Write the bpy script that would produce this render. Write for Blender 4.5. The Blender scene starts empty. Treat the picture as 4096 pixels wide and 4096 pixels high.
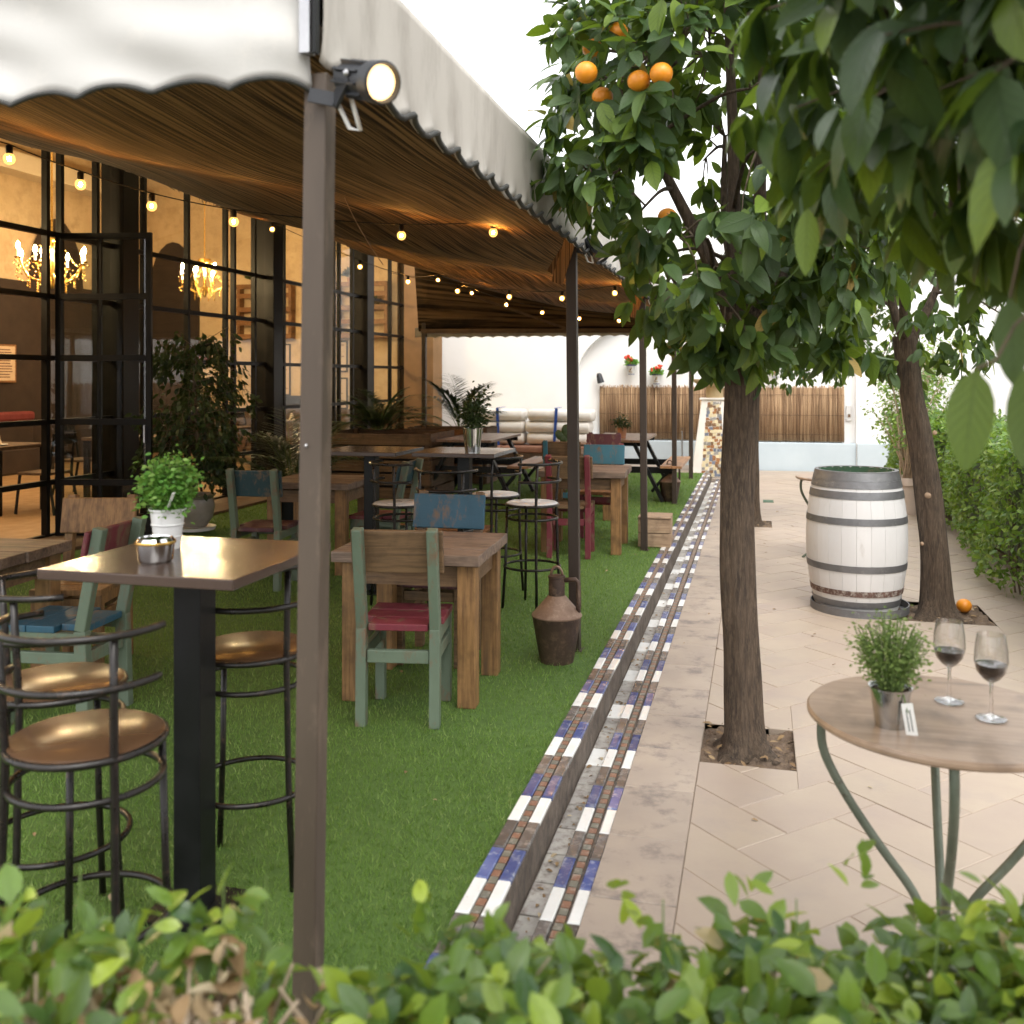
import bpy, math, random
import numpy as np
from mathutils import Vector, Matrix

sc = bpy.context.scene
col = sc.collection
rng = random.Random(11)
nrg = np.random.default_rng(5)
PI = math.pi

# ------------------------------------------------------------------ camera, sky, sun, exposure
cam_d = bpy.data.cameras.new('camera')
cam = bpy.data.objects.new('camera', cam_d); col.objects.link(cam)
cam_d.sensor_width = 36; cam_d.sensor_fit = 'HORIZONTAL'
cam_d.lens = 36 * 3900 / 4096
cam_d.shift_y = -538 / 4096
cam_d.clip_start = .02; cam_d.clip_end = 300
YAW = math.radians(14.133)
cam.location = (0, 0, 1.6); cam.rotation_euler = (PI / 2, 0, YAW)
cam_d.dof.use_dof = True; cam_d.dof.focus_distance = 5.6; cam_d.dof.aperture_fstop = 3.6
sc.camera = cam
CAM = Vector((0, 0, 1.6))

world = bpy.data.worlds.new('World'); sc.world = world; world.use_nodes = True
wt = world.node_tree; wt.nodes.clear()
SUN_EL, SUN_AZ = 55, 150           # overcast day, brighter from behind the camera's right shoulder
sky = wt.nodes.new('ShaderNodeTexSky'); sky.sky_type = 'NISHITA'; sky.sun_disc = False
sky.sun_elevation = math.radians(SUN_EL); sky.sun_rotation = math.radians(SUN_AZ)
sky.air_density = 1.0; sky.dust_density = 6.0; sky.ozone_density = .4
hs = wt.nodes.new('ShaderNodeHueSaturation'); hs.inputs['Saturation'].default_value = .22
cl = wt.nodes.new('ShaderNodeMix'); cl.data_type = 'RGBA'; cl.inputs[0].default_value = .8; cl.inputs[7].default_value = (6.6, 6.6, 6.7, 1)   # thin even cloud over the clear sky
bg = wt.nodes.new('ShaderNodeBackground'); bg.inputs['Strength'].default_value = .15
wo = wt.nodes.new('ShaderNodeOutputWorld')
wt.links.new(sky.outputs[0], hs.inputs['Color']); wt.links.new(hs.outputs[0], cl.inputs[6]); wt.links.new(cl.outputs[2], bg.inputs['Color'])
wt.links.new(bg.outputs[0], wo.inputs['Surface'])

sun_d = bpy.data.lights.new('sun', 'SUN'); sun_d.energy = .8; sun_d.angle = math.radians(40)
sun_d.color = (1, .96, .9)
sun = bpy.data.objects.new('sun', sun_d); col.objects.link(sun)
az, el = math.radians(SUN_AZ), math.radians(SUN_EL)
sdir = Vector((math.sin(az) * math.cos(el), math.cos(az) * math.cos(el), math.sin(el)))   # towards the sun
sun.rotation_euler = sdir.to_track_quat('Z', 'Y').to_euler()

vs = sc.view_settings
vs.view_transform = 'Standard'; vs.look = 'None'; vs.gamma = 1; vs.use_curve_mapping = False
vs.exposure = 1.45
cy = sc.cycles
cy.use_denoising = True; cy.use_adaptive_sampling = True; cy.adaptive_threshold = .02
cy.max_bounces = 8; cy.diffuse_bounces = 4; cy.glossy_bounces = 3; cy.transmission_bounces = 8
cy.transparent_max_bounces = 16
cy.sample_clamp_indirect = 5; cy.sample_clamp_direct = 0
cy.caustics_reflective = False; cy.caustics_refractive = False

# ------------------------------------------------------------------ materials
MT = {}
def nodes(name):
    m = bpy.data.materials.new(name); m.use_nodes = True
    nt = m.node_tree; nt.nodes.clear()
    out = nt.nodes.new('ShaderNodeOutputMaterial'); b = nt.nodes.new('ShaderNodeBsdfPrincipled')
    nt.links.new(b.outputs[0], out.inputs['Surface'])
    MT[name] = m
    return m, nt, b, out
def mixc(nt, fac, a, b, mode='MIX'):
    n = nt.nodes.new('ShaderNodeMix'); n.data_type = 'RGBA'; n.blend_type = mode
    for i, x in ((0, fac), (6, a), (7, b)):
        if isinstance(x, (int, float)): n.inputs[i].default_value = x
        elif isinstance(x, tuple): n.inputs[i].default_value = (*x[:3], 1)
        else: nt.links.new(x, n.inputs[i])
    return n.outputs[2]
def ramp(nt, src, a, b):
    n = nt.nodes.new('ShaderNodeMapRange'); n.inputs[1].default_value = a; n.inputs[2].default_value = b
    nt.links.new(src, n.inputs[0]); return n.outputs[0]
def noise(nt, vec, scale, detail=4, rough=.55):
    n = nt.nodes.new('ShaderNodeTexNoise'); n.inputs['Scale'].default_value = scale
    n.inputs['Detail'].default_value = detail; n.inputs['Roughness'].default_value = rough
    nt.links.new(vec, n.inputs['Vector']); return n.outputs[0]
def vecsrc(nt, stretch=(1, 1, 1), kind='Object', rand=True):
    tc = nt.nodes.new('ShaderNodeTexCoord'); mp = nt.nodes.new('ShaderNodeMapping')
    mp.inputs['Scale'].default_value = stretch
    nt.links.new(tc.outputs[kind], mp.inputs['Vector'])
    if rand:
        oi = nt.nodes.new('ShaderNodeObjectInfo'); mm = nt.nodes.new('ShaderNodeMath'); mm.operation = 'MULTIPLY'
        mm.inputs[1].default_value = 37
        nt.links.new(oi.outputs['Random'], mm.inputs[0]); nt.links.new(mm.outputs[0], mp.inputs['Location'])
    return mp.outputs[0]
def bumpn(nt, b, h, strength, dist=.01):
    n = nt.nodes.new('ShaderNodeBump'); n.inputs['Strength'].default_value = strength; n.inputs['Distance'].default_value = dist
    nt.links.new(h, n.inputs['Height']); nt.links.new(n.outputs[0], b.inputs['Normal'])
def mat(name, c1, c2=None, rough=.6, metal=0, scale=6, stretch=(1, 1, 1), bump=.15, bscale=None, rand=0, wear=None, wfac=(.6, .75), rvar=.15, spec=.5, bdist=.01, wscale=None):
    """procedural paint / stone / metal: two tones mixed by noise, optional worn third tone, random brightness per object"""
    m, nt, b, out = nodes(name)
    v = vecsrc(nt, stretch)
    n1 = noise(nt, v, scale, 5)
    c2 = c2 or tuple(x * .75 for x in c1)
    c = mixc(nt, ramp(nt, n1, .35, .68), c1, c2)
    if wear:
        n2 = noise(nt, v, wscale or scale * 2.3, 6, .7)
        c = mixc(nt, ramp(nt, n2, wfac[0] - .08, wfac[1] - .08), c, wear)
    if rand:
        oi = nt.nodes.new('ShaderNodeObjectInfo')
        mr = nt.nodes.new('ShaderNodeMapRange'); mr.inputs[3].default_value = 1 - rand; mr.inputs[4].default_value = 1 + rand
        nt.links.new(oi.outputs['Random'], mr.inputs[0])
        hs = nt.nodes.new('ShaderNodeHueSaturation'); nt.links.new(c, hs.inputs['Color']); nt.links.new(mr.outputs[0], hs.inputs['Value'])
        c = hs.outputs[0]
    nt.links.new(c, b.inputs['Base Color'])
    rr = nt.nodes.new('ShaderNodeMapRange'); rr.inputs[3].default_value = max(.02, rough - rvar); rr.inputs[4].default_value = min(1, rough + rvar)
    nt.links.new(n1, rr.inputs[0]); nt.links.new(rr.outputs[0], b.inputs['Roughness'])
    b.inputs['Metallic'].default_value = metal
    b.inputs['Specular IOR Level'].default_value = spec
    if bump: bumpn(nt, b, noise(nt, v, bscale or scale * 6, 5, .65), bump, bdist)
    return m
def wood(name, c1, c2, rough=.65, grain=28, axis=0, bump=.25, dark=(.02, .014, .01), rand=.12, dfac=(.62, .8)):
    st = [grain, grain, grain]; st[axis] = grain * .07
    m, nt, b, out = nodes(name)
    v = vecsrc(nt, tuple(st))
    n1 = noise(nt, v, 1, 6, .65)
    v2 = vecsrc(nt, tuple(s * .2 for s in st))
    n2 = noise(nt, v2, 1, 3)
    c = mixc(nt, ramp(nt, n1, .42, .58), c1, c2)
    c = mixc(nt, ramp(nt, n1, .58, .74), c, tuple(x * .45 for x in c2))
    c = mixc(nt, ramp(nt, n2, *dfac), c, dark)
    c = mixc(nt, ramp(nt, noise(nt, vecsrc(nt, (9, 9, 9)), 1, 4, .6), .48, .8), c, tuple(x * .5 for x in c2))
    oi = nt.nodes.new('ShaderNodeObjectInfo')
    mr = nt.nodes.new('ShaderNodeMapRange'); mr.inputs[3].default_value = 1 - rand; mr.inputs[4].default_value = 1 + rand
    nt.links.new(oi.outputs['Random'], mr.inputs[0])
    hs = nt.nodes.new('ShaderNodeHueSaturation'); nt.links.new(c, hs.inputs['Color']); nt.links.new(mr.outputs[0], hs.inputs['Value'])
    nt.links.new(hs.outputs[0], b.inputs['Base Color'])
    b.inputs['Roughness'].default_value = rough
    bumpn(nt, b, n1, bump, .004)
    return m
def leafmat(name, c1, c2, c3, rough=.4, trans=.3, spec=.35, tcol=(.25, .45, .03), vein=.35, dead=None):
    """leaf: three greens by a per-leaf value, darker veins, light coming through the blade"""
    m, nt, b, out = nodes(name)
    at = nt.nodes.new('ShaderNodeAttribute'); at.attribute_name = 'rnd'
    r = at.outputs['Fac']
    c = mixc(nt, ramp(nt, r, 0, .6), c1, c2)
    c = mixc(nt, ramp(nt, r, .72, .98), c, c3)
    if dead: c = mixc(nt, ramp(nt, r, .985, .99), c, dead)
    uv = nt.nodes.new('ShaderNodeUVMap'); uv.uv_map = 'UVMap'
    sp = nt.nodes.new('ShaderNodeSeparateXYZ'); nt.links.new(uv.outputs[0], sp.inputs[0])
    ab = nt.nodes.new('ShaderNodeMath'); ab.operation = 'SUBTRACT'; ab.inputs[1].default_value = .5; nt.links.new(sp.outputs[0], ab.inputs[0])
    a2 = nt.nodes.new('ShaderNodeMath'); a2.operation = 'ABSOLUTE'; nt.links.new(ab.outputs[0], a2.inputs[0])
    mid = ramp(nt, a2.outputs[0], .05, .0)
    w = nt.nodes.new('ShaderNodeMath'); w.operation = 'MULTIPLY_ADD'; w.inputs[1].default_value = -.55; nt.links.new(a2.outputs[0], w.inputs[0]); nt.links.new(sp.outputs[1], w.inputs[2])
    w2 = nt.nodes.new('ShaderNodeMath'); w2.operation = 'MULTIPLY'; w2.inputs[1].default_value = 52; nt.links.new(w.outputs[0], w2.inputs[0])
    w3 = nt.nodes.new('ShaderNodeMath'); w3.operation = 'SINE'; nt.links.new(w2.outputs[0], w3.inputs[0])
    side = ramp(nt, w3.outputs[0], .75, 1.0)
    mx = nt.nodes.new('ShaderNodeMath'); mx.operation = 'MAXIMUM'; nt.links.new(mid, mx.inputs[0]); nt.links.new(side, mx.inputs[1])
    fv = nt.nodes.new('ShaderNodeMath'); fv.operation = 'MULTIPLY'; fv.inputs[1].default_value = vein; nt.links.new(mx.outputs[0], fv.inputs[0])
    c = mixc(nt, fv.outputs[0], c, tuple(x * .55 for x in c1))
    tc = vecsrc(nt, (1, 1, 1)); n = noise(nt, tc, 60, 3)
    c = mixc(nt, ramp(nt, n, .62, .9), c, tuple(min(1, x * 1.5 + .02) for x in c2))
    nt.links.new(c, b.inputs['Base Color'])
    b.inputs['Roughness'].default_value = rough; b.inputs['Specular IOR Level'].default_value = spec
    bumpn(nt, b, mx.outputs[0], .35, .002)
    t = nt.nodes.new('ShaderNodeBsdfTranslucent')
    ct = mixc(nt, .55, c, tcol); nt.links.new(ct, t.inputs['Color'])
    ms = nt.nodes.new('ShaderNodeMixShader'); ms.inputs[0].default_value = trans
    nt.links.new(b.outputs[0], ms.inputs[1]); nt.links.new(t.outputs[0], ms.inputs[2]); nt.links.new(ms.outputs[0], out.inputs['Surface'])
    return m
def emit(name, c, s):
    m, nt, b, out = nodes(name)
    b.inputs['Base Color'].default_value = (*c, 1); b.inputs['Emission Color'].default_value = (*c, 1)
    b.inputs['Emission Strength'].default_value = s; b.inputs['Roughness'].default_value = .3
    return m
def bulbmat(name):
    m, nt, b, out = nodes(name)                                              # thin amber glass: lets the filament's light out and glows faintly
    tr = nt.nodes.new('ShaderNodeBsdfTransparent'); tr.inputs[0].default_value = (1, .86, .62, 1)
    em = nt.nodes.new('ShaderNodeEmission'); em.inputs[0].default_value = (1, .5, .12, 1); em.inputs[1].default_value = 1.5
    ms = nt.nodes.new('ShaderNodeMixShader'); ms.inputs[0].default_value = .5
    nt.links.new(tr.outputs[0], ms.inputs[1]); nt.links.new(em.outputs[0], ms.inputs[2]); nt.links.new(ms.outputs[0], out.inputs['Surface'])
    return m
def glassmat(name, tint=(.93, .95, .94), ior=1.5, extra=.02):
    m, nt, b, out = nodes(name)
    tr = nt.nodes.new('ShaderNodeBsdfTransparent'); tr.inputs[0].default_value = (*tint, 1)
    gl = nt.nodes.new('ShaderNodeBsdfGlossy'); gl.inputs['Roughness'].default_value = .01
    fr = nt.nodes.new('ShaderNodeFresnel'); fr.inputs[0].default_value = ior
    ad = nt.nodes.new('ShaderNodeMath'); ad.inputs[1].default_value = extra; nt.links.new(fr.outputs[0], ad.inputs[0])
    ge = nt.nodes.new('ShaderNodeNewGeometry'); fa = nt.nodes.new('ShaderNodeMath'); fa.operation = 'SUBTRACT'; fa.inputs[0].default_value = 1
    nt.links.new(ge.outputs['Backfacing'], fa.inputs[1])                      # the outer skin reflects, the inner one only lets light out
    fm = nt.nodes.new('ShaderNodeMath'); fm.operation = 'MULTIPLY'; nt.links.new(ad.outputs[0], fm.inputs[0]); nt.links.new(fa.outputs[0], fm.inputs[1])
    ms = nt.nodes.new('ShaderNodeMixShader'); nt.links.new(fm.outputs[0], ms.inputs[0])
    nt.links.new(tr.outputs[0], ms.inputs[1]); nt.links.new(gl.outputs[0], ms.inputs[2]); nt.links.new(ms.outputs[0], out.inputs['Surface'])
    return m
def trueglass(name):
    m, nt, b, out = nodes(name)
    g = nt.nodes.new('ShaderNodeBsdfGlass'); g.inputs['Roughness'].default_value = 0; g.inputs['IOR'].default_value = 1.46
    tr = nt.nodes.new('ShaderNodeBsdfTransparent'); ms = nt.nodes.new('ShaderNodeMixShader'); ms.inputs[0].default_value = .18
    nt.links.new(g.outputs[0], ms.inputs[1]); nt.links.new(tr.outputs[0], ms.inputs[2]); nt.links.new(ms.outputs[0], out.inputs['Surface']); return m
def reedmat(name, c1, c2, axis=1, freq=70, dark=(.03, .02, .012), bump=.9):
    """bundles of thin canes lying side by side along `axis`"""
    m, nt, b, out = nodes(name)
    st = [freq, freq, freq]; st[axis] = freq * .009
    if axis < 2: st[2] = 0
    v = vecsrc(nt, tuple(st), rand=False)
    n1 = noise(nt, v, 1, 3, .6)
    st2 = [s * .3 for s in st]; v2 = vecsrc(nt, tuple(st2), rand=False); n2 = noise(nt, v2, 1, 3)
    n3 = noise(nt, vecsrc(nt, rand=False), 1.7, 3)
    c = mixc(nt, ramp(nt, n1, .4, .52), c1, c2)
    c = mixc(nt, ramp(nt, n1, .5, .57), c, dark)
    c = mixc(nt, ramp(nt, n2, .56, .68), c, dark)
    c = mixc(nt, ramp(nt, n3, .5, .9), c, tuple(x * .55 for x in c1))
    nt.links.new(c, b.inputs['Base Color']); b.inputs['Roughness'].default_value = .85; b.inputs['Specular IOR Level'].default_value = .15
    bumpn(nt, b, n1, bump, .02)
    return m

# ------------------------------------------------------------------ mesh helpers
def tag(o, label=None, cat=None, group=None, kind=None):
    if label: o['label'] = label
    if cat: o['category'] = cat
    if group: o['group'] = group
    if kind: o['kind'] = kind
    return o
def empty(name, loc=(0, 0, 0), rz=0, label=None, cat=None, group=None, kind=None):
    o = bpy.data.objects.new(name, None); col.objects.link(o)
    o.location = loc; o.rotation_euler = (0, 0, rz); o.empty_display_size = .1
    return tag(o, label, cat, group, kind)
class MB:
    def __init__(s): s.v = []; s.f = []
    def add(s, vs, fs):
        k = len(s.v); s.v += [tuple(p) for p in vs]; s.f += [tuple(i + k for i in f) for f in fs]; return s
    def box(s, c, d, rz=0, M=None, taper=1):
        x, y, z = d[0] / 2, d[1] / 2, d[2] / 2
        P = [Vector((sx * x * (taper if sz > 0 else 1), sy * y * (taper if sz > 0 else 1), sz * z)) for sz in (-1, 1) for sy in (-1, 1) for sx in (-1, 1)]
        if M is None: M = Matrix.Rotation(rz, 3, 'Z')
        P = [M @ p + Vector(c) for p in P]
        return s.add(P, [(0, 2, 3, 1), (4, 5, 7, 6), (0, 1, 5, 4), (2, 6, 7, 3), (0, 4, 6, 2), (1, 3, 7, 5)])
    def bx(s, x0, x1, y0, y1, z0, z1): return s.box(((x0 + x1) / 2, (y0 + y1) / 2, (z0 + z1) / 2), (x1 - x0, y1 - y0, z1 - z0))
    def beam(s, p0, p1, w, h, up=(0, 0, 1)):
        p0, p1 = Vector(p0), Vector(p1); d = p1 - p0; L = d.length; d.normalize()
        u = Vector(up)
        if abs(d.dot(u)) > .98: u = Vector((0, 1, 0))
        x = d.cross(u).normalized(); z = x.cross(d)
        return s.box((p0 + p1) / 2, (w, L, h), M=Matrix((x, d, z)).transposed())
    def tube(s, pts, r, n=8, closed=False, caps=True):
        P = [Vector(p) for p in pts]; k = len(P); rr = r if isinstance(r, (list, tuple)) else [r] * k
        vs, fs = [], []; prev = None
        for i, p in enumerate(P):
            a = P[(i - 1) % k] if (closed or i > 0) else p; b = P[(i + 1) % k] if (closed or i < k - 1) else p
            t = (b - a).normalized() if (b - a).length > 1e-9 else Vector((0, 0, 1))
            u = prev if prev is not None else (Vector((0, 0, 1)) if abs(t.z) < .9 else Vector((1, 0, 0)))
            u = (u - t * u.dot(t)); u = u.normalized() if u.length > 1e-6 else t.orthogonal().normalized()
            w = t.cross(u); prev = u
            for j in range(n):
                an = 2 * PI * j / n; vs.append(p + (u * math.cos(an) + w * math.sin(an)) * rr[i])
        m = k if closed else k - 1
        for i in range(m):
            i2 = (i + 1) % k
            for j in range(n):
                j2 = (j + 1) % n; fs.append((i * n + j, i * n + j2, i2 * n + j2, i2 * n + j))
        if caps and not closed: fs.append(tuple(range(n - 1, -1, -1))); fs.append(tuple((k - 1) * n + j for j in range(n)))
        return s.add(vs, fs)
    def lathe(s, prof, n=24, c=(0, 0, 0), a0=0, a1=2 * PI, capb=False, capt=False):
        full = abs(a1 - a0 - 2 * PI) < 1e-6; m = n if full else n + 1
        vs = []; c = Vector(c)
        for r, z in prof:
            for j in range(m):
                an = a0 + (a1 - a0) * j / n; vs.append(c + Vector((r * math.cos(an), r * math.sin(an), z)))
        fs = []
        for i in range(len(prof) - 1):
            for j in range(n):
                j2 = (j + 1) % m; fs.append((i * m + j, i * m + j2, (i + 1) * m + j2, (i + 1) * m + j))
        if capb: fs.append(tuple(range(m - 1, -1, -1)))
        if capt: fs.append(tuple((len(prof) - 1) * m + j for j in range(m)))
        return s.add(vs, fs)
    def sphere(s, c, r, n=10, k=6, sz=1):
        return s.lathe([(r * math.sin(PI * i / k) if 0 < i < k else r * .02, -r * sz * math.cos(PI * i / k)) for i in range(k + 1)], n, c)
    def prism(s, poly, z0, z1):
        n = len(poly)
        return s.add([(x, y, z0) for x, y in poly] + [(x, y, z1) for x, y in poly],
                     [tuple(range(n - 1, -1, -1)), tuple(range(n, 2 * n))] + [(i, (i + 1) % n, (i + 1) % n + n, i + n) for i in range(n)])
    def mesh(s, name, m, smooth=False):
        me = bpy.data.meshes.new(name); me.from_pydata(s.v, [], s.f); me.update()
        if m: me.materials.append(MT[m])
        if smooth: me.polygons.foreach_set('use_smooth', [True] * len(me.polygons))
        return me
    def build(s, name, m, parent=None, smooth=False, bevel=0, label=None, kind=None, edge=False):
        o = bpy.data.objects.new(name, s.mesh(name, m, smooth)); col.objects.link(o)
        if parent: o.parent = parent
        if bevel:
            b = o.modifiers.new('bevel', 'BEVEL'); b.width = bevel; b.segments = 2; b.limit_method = 'ANGLE'; b.angle_limit = math.radians(40)
        if edge:
            e = o.modifiers.new('split', 'EDGE_SPLIT'); e.split_angle = math.radians(38)
        return tag(o, label, None, None, kind)
def inst(name, me, parent, loc=(0, 0, 0), rz=0, M=None):
    o = bpy.data.objects.new(name, me); col.objects.link(o); o.parent = parent
    if M is not None: o.matrix_local = M
    else: o.location = loc; o.rotation_euler = (0, 0, rz)
    return o
def copy_tree(o, parent=None):
    c = o.copy(); col.objects.link(c); c.parent = parent
    for ch in o.children: copy_tree(ch, c)
    return c
def place(proto, first, loc, rz, label, group=None):
    o = proto if first else copy_tree(proto)
    o.location = loc; o.rotation_euler = (0, 0, rz); o['label'] = label
    if group: o['group'] = group
    return o

# leaves -----------------------------------------------------------
def leaf_template(nseg=2, W=.45, fold=.12, droop=.18, wav=0, point=1.0):
    rows = [(i + 1) / (nseg + 1) for i in range(nseg)]
    V = [(0, 0, 0)]; UV = [(.5, 0)]
    for s in rows:
        w = W * .5 * (math.sin(PI * s ** .85) ** (.75 * point)) 
        z = -droop * s * s
        wz = wav * math.sin(s * 17)
        for sx in (-1, 0, 1): V.append((sx * w, s, z + (fold * w * 2 * .5 + wz * sx if sx else 0))); UV.append((.5 + sx * .5, s))
    V.append((0, 1, -droop)); UV.append((.5, 1))
    F = [(0, 2, 1, ), (0, 3, 2)]
    for i in range(nseg - 1):
        a = 1 + 3 * i; b = a + 3
        F += [(a, a + 1, b + 1, b), (a + 1, a + 2, b + 2, b + 1)]
    a = 1 + 3 * (nseg - 1); t = len(V) - 1
    F += [(a, a + 1, t), (a + 1, a + 2, t)]
    return np.array(V, float), F, np.array(UV, float)
def basis(d, up):
    d = d / (np.linalg.norm(d, axis=1, keepdims=True) + 1e-9)
    x = np.cross(d, up); x /= (np.linalg.norm(x, axis=1, keepdims=True) + 1e-9)
    z = np.cross(x, d)
    return np.stack([x, d, z], axis=2)
def leaf_mesh(name, T, P, B, S, rnd, m):
    V, F, UV = T; n = len(P); k = len(V)
    W = np.einsum('nij,kj->nki', B, V) * S[:, None, None] + P[:, None, :]
    me = bpy.data.meshes.new(name)
    lens = [len(f) for f in F]; flat = np.concatenate([np.array(f) for f in F]); L = len(flat)
    loops = (flat[None, :] + (np.arange(n) * k)[:, None]).ravel()
    me.vertices.add(n * k); me.vertices.foreach_set('co', W.ravel())
    me.loops.add(n * L); me.loops.foreach_set('vertex_index', loops.astype(np.int32))
    tot = np.tile(np.array(lens), n); st = np.concatenate([[0], np.cumsum(tot)[:-1]])
    me.polygons.add(len(tot)); me.polygons.foreach_set('loop_start', st.astype(np.int32)); me.polygons.foreach_set('loop_total', tot.astype(np.int32))
    me.polygons.foreach_set('use_smooth', [True] * len(tot))
    uvl = me.uv_layers.new(name='UVMap'); uvl.data.foreach_set('uv', np.tile(UV[flat], (n, 1)).ravel())
    a = me.attributes.new('rnd', 'FLOAT', 'POINT'); a.data.foreach_set('value', np.repeat(rnd, k))
    me.materials.append(MT[m]); me.update(); me.validate()
    return me
def foliage(root, P, D, U, S, m, n_ind=0, nseg=2, name='leaf', W=.45, fold=.15, droop=.2, rnd=None, base=None):
    """P world points; the n_ind leaves nearest the camera are parts of their own, the rest one mass"""
    P = np.asarray(P, float); D = np.asarray(D, float); U = np.asarray(U, float); S = np.asarray(S, float)
    if rnd is None: rnd = nrg.random(len(P))
    base = np.array(root.location)
    L = P - base
    order = np.argsort(np.linalg.norm(P - np.array(CAM), axis=1))
    ind, rest = order[:n_ind], order[n_ind:]
    B = basis(D, U)
    if n_ind:
        NV = 16; vs = []
        for q in range(NV):
            T = leaf_template(max(nseg, 4), W * nrg.uniform(.85, 1.15), fold * nrg.uniform(.4, 1.8), droop * nrg.uniform(-.2, 2.0), wav=.012 * nrg.uniform(0, 1))
            vs.append(leaf_mesh(name, T, np.zeros((1, 3)), np.eye(3)[None], np.ones(1), np.array([(q + .5) / NV]), m))
        for i in ind:
            me = vs[min(NV - 1, int(rnd[i] * NV))]
            M = Matrix.Identity(4)
            for r in range(3):
                for c in range(3): M[r][c] = B[i, r, c] * S[i]
                M[r][3] = L[i, r]
            inst(name, me, root, M=M)
    if len(rest):
        groups = np.array_split(nrg.permutation(rest), 3)
        meshes = []
        T = leaf_template(nseg, W, fold, droop)
        me = leaf_mesh('foliage', T, L[rest], B[rest], S[rest], rnd[rest], m)
        o = bpy.data.objects.new('foliage', me); col.objects.link(o); o.parent = root; o['kind'] = 'stuff'
def rand_dirs(n):
    v = nrg.normal(size=(n, 3)); return v / np.linalg.norm(v, axis=1, keepdims=True)

# ------------------------------------------------------------------ material list
mat('paving', (.385, .313, .24), (.35, .28, .228), rough=.5, scale=2.2, bump=.08, bscale=60, rand=.035, wear=(.3, .25, .222), wfac=(.62, .95), wscale=2.6)
mat('paving_band', (.37, .303, .24), (.32, .262, .215), rough=.5, scale=4, stretch=(1, 1, 1), bump=.08, bscale=60, rand=.05, wear=(.17, .14, .125), wfac=(.6, .76), wscale=6)
mat('mortar', (.22, .18, .145), (.16, .13, .1), rough=.95, scale=9, bump=.4)
mat('grout', (.33, .27, .21), (.28, .225, .175), rough=.95, scale=9, bump=.4)
mat('soil', (.2, .14, .095), (.11, .075, .05), rough=1, scale=14, bump=1, bscale=40, wear=(.25, .17, .1), bdist=.03)
mat('concrete', (.17, .135, .105), (.1, .078, .06), rough=.9, scale=6, bump=.4, wear=(.045, .035, .03), wfac=(.5, .8))
mat('tile_white', (.82, .82, .8), (.74, .74, .71), rough=.18, scale=12, bump=.05, rand=.06, wear=(.5, .48, .43), wfac=(.68, .8))
mat('tile_blue', (.06, .08, .22), (.11, .135, .28), rough=.15, scale=10, bump=.05, rand=.28, wear=(.34, .36, .42), wfac=(.6, .78))
mat('tile_dark', (.1, .088, .08), (.17, .155, .145), rough=.25, scale=10, bump=.06, rand=.2, wear=(.3, .28, .26), wfac=(.6, .8))
mat('tile_faded', (.4, .38, .34), (.3, .28, .26), rough=.5, scale=12, bump=.2, rand=.25, wear=(.16, .13, .11), wfac=(.55, .75))
mat('mosaic_red', (.24, .115, .065), (.19, .1, .065), rough=.5, scale=20, bump=.1, wear=(.35, .3, .25), wfac=(.6, .8))
mat('mosaic_green', (.17, .16, .12), (.12, .12, .1), rough=.5, scale=20, bump=.1, wear=(.35, .32, .28), wfac=(.6, .8))
mat('turf_base', (.08, .15, .024), (.06, .115, .018), rough=.9, scale=30, bump=.6, bscale=160)
mat('wall_white', (.87, .87, .86), (.83, .83, .815), rough=.85, scale=1.5, bump=.12, bscale=26)
mat('wall_blue', (.52, .6, .65), (.47, .55, .6), rough=.85, scale=2, bump=.15, bscale=30)
mat('plaster_tan', (.66, .5, .31), (.57, .42, .25), rough=.9, scale=2, bump=.5, bscale=14, wear=(.47, .34, .2), wfac=(.55, .8))
mat('plaster_cream', (.7, .58, .42), (.64, .53, .38), rough=.9, scale=2, bump=.12)
mat('wall_brown', (.036, .022, .015), (.027, .017, .012), rough=.8, scale=3, bump=.1)
mat('ochre_wall', (.26, .14, .055), (.21, .115, .045), rough=.85, scale=3, bump=.15)
mat('steel_black', (.007, .0065, .006), (.011, .01, .009), rough=.4, scale=7, bump=.05, spec=.16)
mat('floor_inside', (.32, .2, .1), (.25, .15, .07), rough=.5, scale=5, bump=.05)
mat('post_paint', (.088, .067, .05), (.062, .046, .034), spec=.3, rough=.45, scale=5, stretch=(1, 1, .25), bump=.05, wear=(.2, .15, .11), wfac=(.6, .85))
mat('post_dark', (.06, .045, .035), (.043, .032, .025), spec=.25, rough=.5, scale=5, stretch=(1, 1, .25), bump=.06, wear=(.2, .17, .15), wfac=(.7, .9))
mat('canvas', (.42, .415, .395), (.375, .37, .35), rough=.85, scale=2.2, bump=.12, bscale=240, wear=(.5, .48, .44), wfac=(.62, .95))
mat('canvas_side', (.5, .475, .43), (.43, .405, .365), rough=.9, scale=3, stretch=(1, 1, .35), bump=.12, bscale=200, wear=(.3, .275, .24), wfac=(.56, .9), wscale=6)
mat('trim_dark', (.035, .038, .036), (.06, .058, .052), rough=.8, scale=30, bump=.3)
mat('metal_grey', (.45, .45, .46), (.35, .35, .36), rough=.35, metal=.9, scale=8)
mat('lamp_body', (.016, .018, .022), (.024, .026, .03), rough=.5, scale=20, bump=.1)
mat('iron', (.012, .01, .009), (.02, .017, .015), rough=.3, metal=.3, scale=20, bump=.1, wear=(.1, .06, .04), wfac=(.65, .85))
mat('seat_brown', (.085, .045, .022), (.065, .034, .018), rough=.24, scale=4, bump=.03, rvar=.08)
mat('table_laminate', (.06, .04, .03), (.048, .032, .025), rough=.2, scale=4, bump=.02, rvar=.06)
mat('seat_glare', (.7, .69, .68), (.62, .61, .6), rough=.25, scale=6, bump=.02)  # white reflection on the stool seats, put into their colour
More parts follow.
